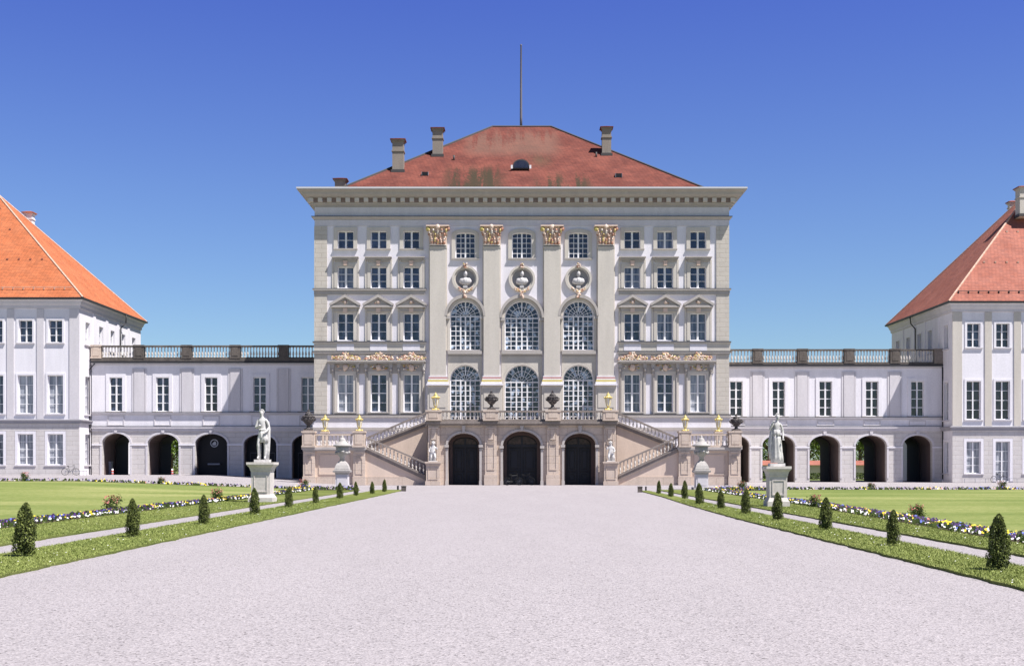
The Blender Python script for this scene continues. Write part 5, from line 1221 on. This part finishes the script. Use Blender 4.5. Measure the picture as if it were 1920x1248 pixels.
# draped vases on tall pedestals before the stairs
def vase_post(px, base, label):
    Y = 89.0; X_ = (px-HX)/F*Y; s = F/Y; gz = hgt(X_, Y)
    h1 = 1.30
    p = thing('vase_pedestal', (X_, Y, gz), 'grey pedestal carrying the '+label, 'pedestal'); m_ = MB()
    m_.box(X_-.62, X_+.62, Y-.62, Y+.62, gz-.02, gz+.16); m_.build('plinth', M['vase'], p)
    m_ = MB(); m_.lathe(X_, Y, [(.44, .161), (.42, 1.05)], sq=True, z0=gz); m_.box(X_-.33, X_+.33, Y-.455, Y-.4, gz+.3, gz+.95); m_.build('shaft', M['strip'], p)
    m_ = MB(); m_.lathe(X_, Y, [(.44, 1.051), (.46, 1.18), (.58, 1.22), (.60, 1.34), (.52, 1.36)], sq=True, z0=gz); m_.build('cap', M['vase'], p)
    t = thing('covered_vase', (X_, Y, gz+1.36), label, 'vase')
    m_ = MB(); m_.lathe(X_, Y, [(.50, 1.361), (.50, 1.45), (.42, 1.70), (.30, 1.90), (.20, 2.0), (.20, 2.02)], sq=True, z0=gz); m_.build('foot', M['vase'], t)
    m_ = MB(); m_.lathe(X_, Y, [(.19, 2.021), (.17, 2.25), (.28, 2.38), (.40, 2.50), (.45, 2.75), (.47, 3.02)], 18, z0=gz); m_.build('bowl', M['vase'], t)
    m_ = MB()
    for k in range(9): a = k*2*math.pi/9; m_.blob((X_+.44*math.cos(a), Y+.44*math.sin(a), gz+2.62+.06*math.sin(k*2.1)), (.12, .12, .1), 7, 5, .2)
    m_.build('festoon', M['vase'], t)
    m_ = MB(); m_.lathe(X_, Y, [(.55, 3.021), (.66, 3.06), (.66, 3.12), (.44, 3.22), (.34, 3.34), (.22, 3.40), (.24, 3.50), (.14, 3.62), (.06, 3.66), (.09, 3.74), (.02, 3.82)], 18, z0=gz); m_.build('lid', M['vase'], t)
vase_post(642, 918, 'tall covered stone vase before the left stair landing')
vase_post(1315, 915, 'tall covered stone vase before the right stair landing')
# putti at the foot of the stairs
def putto(xc, sg, label):
    z = Zg(865); y = YF-.75; t = thing('putto_statue', (xc, y, z), label, 'statue', None)
    o = lambda a, c, d: (sg*a, c, d)
    V = [o(0,.05,.72), o(.0,.03,.98), o(.0,0,1.18), o(.0,-.02,1.36), o(.03,-.05,1.55), o(.03,-.05,1.68),
         o(-.22,-.02,1.16), o(-.34,-.10,.92), o(-.22,-.28,.80), o(.22,-.02,1.18), o(.38,-.12,1.02), o(.30,-.28,1.22),
         o(.14,-.05,.66), o(.20,-.22,.36), o(.18,-.08,.08), o(-.14,-.0,.64), o(-.17,-.10,.34), o(-.16,.05,.08)]
    E = [(0,1),(1,2),(2,3),(3,4),(4,5),(2,6),(6,7),(7,8),(2,9),(9,10),(10,11),(0,12),(12,13),(13,14),(0,15),(15,16),(16,17)]
    r = [.19,.18,.16,.08,.15,.11,.085,.07,.055,.085,.07,.055,.13,.10,.06,.13,.10,.06]
    skinned('figure', V, E, r, M['marble'], t, None)
    m_ = MB(); m_.box(xc-.36, xc+.36, y-.26, y+.3, z+.001, z+.09)
    m_.build('plinth', M['marble'], t)
    m_ = MB(); drape(m_, xc-sg*.1, y+.14, [(z+.09, .26, .12, 0, 0), (z+.4, .24, .12, 0, 0), (z+.75, .2, .1, 0, 0), (z+1.1, .12, .06, -.1*sg, 0)], 1.1, fold=.15, k=5)
    for k in range(24): a = random.uniform(0, 6.28); e = random.uniform(0, 1.5); m_.blob((xc+sg*.03+.13*math.cos(a)*math.cos(e), y-.03+.13*math.sin(a)*math.cos(e), z+1.58+.13*math.sin(e)), .05, 6, 4)
    m_.blob((xc+sg*.03, y-.20, z+1.55), (.025, .035, .03), 6, 5)
    m_.build('drapery_and_curls', M['marble'], t)
putto(T.X(813), 1, 'white child statue on the newel pedestal beside the left door')
putto(2*cxt-T.X(813), -1, 'white child statue on the newel pedestal beside the right door')

# ------------------------------------------------------------ plants
def leafcloud(pts, size, flat=.6):
    """pts (n,3) -> quads with random orientation"""
    n = len(pts); u = rng.normal(size=(n, 3)); u /= np.linalg.norm(u, axis=1)[:, None]; w = rng.normal(size=(n, 3)); v = np.cross(u, w); v /= np.linalg.norm(v, axis=1)[:, None]
    s = (size*rng.uniform(.6, 1.4, n))[:, None]; u = u*s; v = v*s*flat
    return np.stack([pts-u, pts-v, pts+u, pts+v], 1).reshape(-1, 3)
def thuja_mesh(seed, H=1.0, Rr=.21):
    r_ = np.random.default_rng(seed); n = 5200; z = r_.uniform(.03, 1, n)**.9; a = r_.uniform(0, 2*np.pi, n)
    prof = np.interp(z, [0, .1, .3, .55, .8, .95, 1], [.86, .98, 1, .90, .60, .30, .06])
    lump = 1+.14*np.sin(a*3+seed+z*9)+.10*np.sin(a*7-z*17+seed*2)+.05*r_.normal(size=n)
    rad = Rr*prof*lump*np.sqrt(r_.uniform(.55, 1.0, n))
    P = np.stack([rad*np.cos(a), rad*np.sin(a), z*H], 1)
    return rawmesh('foliage', leafcloud(P, .020, .5), 4, M['thuja'])
TM = [thuja_mesh(s) for s in (3, 8, 15)]
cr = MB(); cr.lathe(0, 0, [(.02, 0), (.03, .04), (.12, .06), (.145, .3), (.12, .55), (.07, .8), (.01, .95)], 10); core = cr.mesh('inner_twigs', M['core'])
tk = MB(); tk.lathe(0, 0, [(.03, -.02), (.022, .12)], 8); trunk_s = tk.mesh('stem', M['bark'])
ordn = ['nearest', 'second', 'third', 'fourth', 'fifth', 'sixth', 'seventh', 'eighth', 'ninth', 'farthest']
Lc = [(45, 1042, 942), (250, 1006, 934), (383, 982, 927), (478, 963.5, 914), (541, 950.5, 911), (592, 943, 911), (637, 934, 904), (668, 929, 902), (698, 925.5, 902), (721, 921.7, 898)]
Rc = [(1872, 1067.5, 963), (1674, 1021.4, 955), (1548, 992.5, 932), (1458, 974.7, 922), (1398, 963, 916), (1352, 952.5, 917), (1312, 944.5, 905), (1284, 935, 900), (1258, 931, 905), (1235, 925, 900)]
for side, lst in (('left', Lc), ('right', Rc)):
    for i, (px, pb, pt) in enumerate(lst):
        X_, Y_ = gpt(px, pb); Y_ *= (EYE-TZ)/EYE; X_ *= (EYE-TZ)/EYE; h = (pb-pt)/F*Y_
        t = thing('thuja_cone', (X_, Y_, TZ), 'small clipped thuja cone, '+('%s of the row on the %s grass verge' % (ordn[i], side) if i in (0, 9) else '%s from the camera on the %s grass verge' % (ordn[i], side)), 'thuja', 'thuja cones lining the forecourt')
        t.rotation_euler = (0, 0, random.uniform(0, 6.28)); wv_ = h*random.uniform(.80, .95); t.scale = (wv_, wv_*random.uniform(.95, 1.05), h); t.rotation_euler = (random.uniform(-.03, .03), random.uniform(-.04, .04), t.rotation_euler[2])
        for nm, me in (('foliage', TM[i % 3]), ('inner_twigs', core), ('stem', trunk_s)):
            o = bpy.data.objects.new(nm, me); COL.objects.link(o); o.parent = t
def rose_mesh(seed, H=.6):
    r_ = np.random.default_rng(seed); P = []
    for k in range(9):
        c = np.array([r_.uniform(-.28, .28), r_.uniform(-.25, .25), r_.uniform(.15, .85)*H]); P.append(c+r_.normal(size=(110, 3))*np.array([.09, .09, .10]))
    P = np.concatenate(P); P[:, 2] = np.abs(P[:, 2])
    a = rawmesh('foliage', leafcloud(P, .035, .6), 4, M['leafd'])
    Q = np.stack([r_.uniform(-.34, .34, 34), r_.uniform(-.3, .2, 34), H*r_.uniform(.62, 1.15, 34)], 1)
    b = rawmesh('blossoms', leafcloud(np.repeat(Q, 3, 0), .032, .9), 4, M['pink']); 
    st = MB(); random.seed(seed)
    for k in range(7): st.tube((0, 0, 0), (random.uniform(-.28, .28), random.uniform(-.25, .25), H*random.uniform(.7, 1.05)), .010, .006, 5)
    return a, b, st.mesh('stems', M['bark'])
RM = [rose_mesh(4), rose_mesh(11)]
roses = [(210, 962, 932, 'in the left pansy bed near the camera'), (406, 941, 918, 'standing in the left pansy bed halfway along the lawn'), (47, 906, 890, 'at the far edge of the left lawn before the pavilion'),
    (303, 907, 894, 'at the far edge of the left lawn before the second arch'), (569, 912, 894, 'beside the outer left corner of the staircase'), (1718, 974, 948, 'standing in the right pansy bed near the nearest thuja'),
    (1530, 952, 930, 'standing in the right pansy bed beyond the marble statue'), (1634, 919, 906, 'at the far edge of the right lawn before the fourth arch'), (1877, 919, 903, 'at the far edge of the right lawn before the pavilion'),
    (1391, 921, 905, 'beside the outer right corner of the staircase')]
for i, (px, pb, pt, lb) in enumerate(roses):
    if pb < 925:
        Y_ = 86.3; X_ = (px-HX)/F*Y_; h = (pb-pt)/F*Y_
    else: X_, Y_ = gpt(px, pb); h = (pb-pt)/F*Y_
    t = thing('rose_bush', (X_, Y_, hgt(X_, Y_)+TZ), 'loose pink rose bush '+lb, 'rose bush', 'rose bushes in the pansy beds'); t.scale = (h/.66,)*3; t.rotation_euler = (0, 0, i*1.3)
    for me in RM[i % 2]: o = bpy.data.objects.new(me.name.split('.')[0], me); COL.objects.link(o); o.parent = t
# bed round the staircase corners
bed('patch of pansies and coral flowers before the left staircase corner', [(-15.2, 84.2), (-11.0, 84.6)], 1.3, 45, 0, False, .3)
bed('patch of pansies and coral flowers before the right staircase corner', [(12.9, 82.5), (17.5, 82.5)], 1.6, 45, 0, False, .3)

def tree(x, y, H, Rr, label, seed, m):
    t = thing('garden_tree', (x, y, 0), label, 'tree', 'trees beyond the galleries'); r_ = np.random.default_rng(seed); random.seed(seed)
    b = MB(); b.tube((x, y, -.1), (x+.2, y, H*.45), .28, .18, 9)
    for k in range(7): a = k*.9; b.tube((x+.2, y, H*(.28+.03*k)), (x+.2+math.cos(a)*Rr*.6, y+math.sin(a)*Rr*.6, H*(.5+.05*k)), .11, .04, 6)
    b.build('trunk', M['bark'], t); P = []
    for k in range(46):
        a = r_.uniform(0, 6.28); e = r_.uniform(-.7, 1.5); rr = Rr*r_.uniform(.45, 1.0)
        c = np.array([math.cos(a)*math.cos(e)*rr, math.sin(a)*math.cos(e)*rr, H*.62+math.sin(e)*rr*(H*.38/Rr)]); P.append(c+r_.normal(size=(150, 3))*Rr*.14)
    P = np.concatenate(P); me = rawmesh('crown', leafcloud(P, .17, .7), 4, m); o = bpy.data.objects.new('crown', me); COL.objects.link(o); o.parent = t
for i, (x, y, H, rr, lb) in enumerate([(34.6, 176, 9.5, 3.6, 'green tree seen through the arch behind the right marble statue'), (41.5, 182, 9.8, 3.8, 'green tree seen through the third arch of the right gallery'),
    (49.5, 184, 9.5, 3.8, 'green tree seen through the fourth arch of the right gallery'), (57, 186, 9.5, 4, 'green tree hidden mostly behind the last arch of the right gallery'), (27.5, 184, 9, 3.8, 'green tree seen through the arch beside the right staircase'),
    (-49.3, 178, 8.5, 3.4, 'green tree seen through the second arch of the left gallery'), (-58.5, 182, 8.5, 3.4, 'green tree seen through the first arch of the left gallery')]):
    tree(x, y, H, rr, lb, 20+i, M['leaf'])
# low red-roofed garden building and hedge beyond the right gallery
h = thing('garden_lodge', (42, 168, 0), 'low white garden lodge with red roof seen through the right arches', 'building')
m_ = MB(); m_.box(30, 56, 166, 170, 0, 1.75); m_.build('wall', M['strip'], h)
m_ = MB(); 
for k in range(9): m_.box(31.3+k*2.8, 32.5+k*2.8, 165.93, 165.999, .5, 1.45)
m_.build('window', M['gA'], h)
m_ = MB(); m_.add([(29.5,165.5,1.75),(56.5,165.5,1.75),(56.5,170.5,1.75),(29.5,170.5,1.75),(32,168,2.35),(54,168,2.35)], [(0,1,5,4),(1,2,5),(2,3,4,5),(3,0,4),(3,2,1,0)]); m_.build('roof', M['roofR'], h)
P = np.stack([rng.uniform(28, 58, 9000), rng.uniform(158.5, 160, 9000), rng.uniform(-.05, .75, 9000)], 1)
o = bpy.data.objects.new('clipped_hedge', rawmesh('clipped_hedge', leafcloud(P, .09), 4, M['leafd'])); COL.objects.link(o); tag(o, 'low green hedge before the garden lodge behind the right gallery', 'hedge')

for (xa_, xb_, lb) in ((18, 66, 'tall dark green hedge closing the view behind the right gallery'), (-66, -42, 'tall dark green hedge closing the view behind the left gallery')):
    n_ = int((xb_-xa_)*420); P = np.stack([rng.uniform(xa_, xb_, n_), rng.uniform(191, 193.5, n_), rng.uniform(0, 1, n_)], 1); P[:, 2] *= 4.6+.9*np.sin(P[:, 0]*.9)+.5*np.sin(P[:, 0]*2.3)
    o = bpy.data.objects.new('tall_hedge', rawmesh('tall_hedge', leafcloud(P, .16), 4, M['leaf'])); COL.objects.link(o); tag(o, lb, 'hedge')
# ------------------------------------------------------------ small things
def bicycle(x, y, rot, label, zz=0.0, lean=.12):
    t = thing('bicycle', (x, y, zz), label, 'bicycle', 'parked bicycles'); R0 = .34
    def ob(nm, mb, m): 
        me = mb.mesh(nm, m); o = bpy.data.objects.new(nm, me); COL.objects.link(o); o.parent = t; return o
    def ring(mb, cx, r, rt, n=22):
        pts = [(cx+r*math.cos(2*math.pi*i/n), 0, R0+r*math.sin(2*math.pi*i/n)) for i in range(n+1)]; mb.path(pts, rt, 6)
    for cx in (-.52, .52):
        w = MB(); ring(w, cx, R0-.02, .022); wh = ob('wheel', w, M['rubber'])
        s_ = MB()
        for k in range(10): a = k*math.pi/5; s_.tube((cx, 0, R0), (cx+(R0-.03)*math.cos(a), 0, R0+(R0-.03)*math.sin(a)), .003, .003, 4)
        me = s_.mesh('spokes', M['mid']); o = bpy.data.objects.new('spokes', me); COL.objects.link(o); o.parent = wh
    f = MB(); B = (-.06, 0, .30); S = (-.20, 0, .82); Hd = (.36, 0, .86); f.path([B, S], .018); f.path([S, Hd], .016); f.path([B, (.38, 0, .76)], .018); f.path([B, (-.52, 0, R0)], .012); f.path([S, (-.52, 0, R0)], .010); f.path([Hd, (.52, 0, R0)], .016); ob('frame', f, M['metal'])
    f = MB(); f.path([Hd, (.34, 0, .98)], .014); f.path([(.24, -.28, 1.0), (.36, -.12, 1.0), (.36, .12, 1.0), (.24, .28, 1.0)], .013); ob('handlebar', f, M['metal'])
    f = MB(); f.blob((-.24, 0, .90), (.14, .08, .035), 10, 6); f.tube(S, (-.23, 0, .89), .013); ob('saddle', f, M['rubber'])
    f = MB(); f.tube((-.06, -.09, .30), (-.06, .09, .30), .03); f.box(-.02, .08, -.14, -.08, .16, .19); f.box(-.20, -.10, .08, .14, .42, .45); ob('pedals', f, M['metal'])
    t.rotation_euler = (lean, 0, rot); return t
bicycle(TP.X(962), 107.6, .25, 'dark bicycle parked before the left half of the middle door')
bicycle(TP.X(986), 107.9, -.35, 'dark bicycle parked before the right half of the middle door')
bicycle(GLf.X(138), 121.2, 0.1, 'dark bicycle leaning on the wall at the left pavilion corner', hgt(-42, 121)+.0)
bicycle(GRf.X(1866), 123.8, .1, 'dark bicycle leaning on the wall beside the right pavilion door')
def rail_low(x0, x1, y, z, label):
    m_ = MB(); h = .42; m_.tube((x0, y, z+h), (x1, y, z+h), .02, .02, 6); k = x0
    while k <= x1+.01: m_.tube((k, y, z-.05), (k, y, z+h), .018, .018, 6); k += (x1-x0)/6
    m_.solo('low_railing', M['mid'], ((x0+x1)/2, y, z), label, 'railing')
rail_low(GLf.X(132), GLf.X(172), 120.6, .75, 'low thin metal railing at the foot of the left pavilion corner')
rail_low(GRf.X(1796), GRf.X(1912), 122.8, 0, 'low thin metal railing before the right pavilion')
def post(x, y, w, h, label, m, cat='bollard', nm='stone_bollard'):
    m_ = MB(); z = hgt(x, y); m_.lathe(x, y, [(w*.5, z), (w*.5, z+h*.84), (w*.58, z+h*.86), (w*.58, z+h*.95), (w*.3, z+h)], sq=True); m_.solo(nm, m, (x, y, z), label, cat, 'posts at the corners of the forecourt')
for (px, pb, pt, wv, lb, m) in ((757, 920.5, 910, .30, 'squat grey stone post at the left corner of the forecourt', 'gstone'), (746, 918.5, 910, .12, 'thin dark post just left of the left squat stone post', 'dark'), (1200, 922.5, 911, .28, 'squat grey stone post at the right corner of the forecourt', 'gstone'), (1211, 920, 911.5, .10, 'thin dark post just right of the right squat stone post', 'dark')):
    X_, Y_ = gpt(px, pb); post(X_, Y_, wv, (pb-pt)/F*Y_, lb, M[m])
for (px, Y_, lb) in ((211, 124.0, 'red and white striped post in the first left arch'), (323, 124.3, 'red and white striped post in the second left arch')):
    X_ = (px-HX)/F*Y_; z = .75; t = thing('striped_post', (X_, Y_, z), lb, 'post'); b = MB(); b.lathe(X_, Y_, [(.10, z), (.08, z+.62)], 10); b.build('shaft', M['frame'], t)
    b = MB()
    for k in (0.08, .32): b.lathe(X_, Y_, [(.104, z+k), (.10, z+k+.13)], 10)
    b.build('red_bands', M['redp'], t)
b = MB(); X_ = (199-HX)/F*127; b.box(X_-.3, X_+.5, 127, 127.5, .5, 2.0); b.box(X_-.35, X_+.55, 126.95, 127.55, 2.0, 2.1); b.solo('rubbish_container', M['mid'], (X_+.1, 127.2, .5), 'dark grey container standing inside the first left arch', 'container')
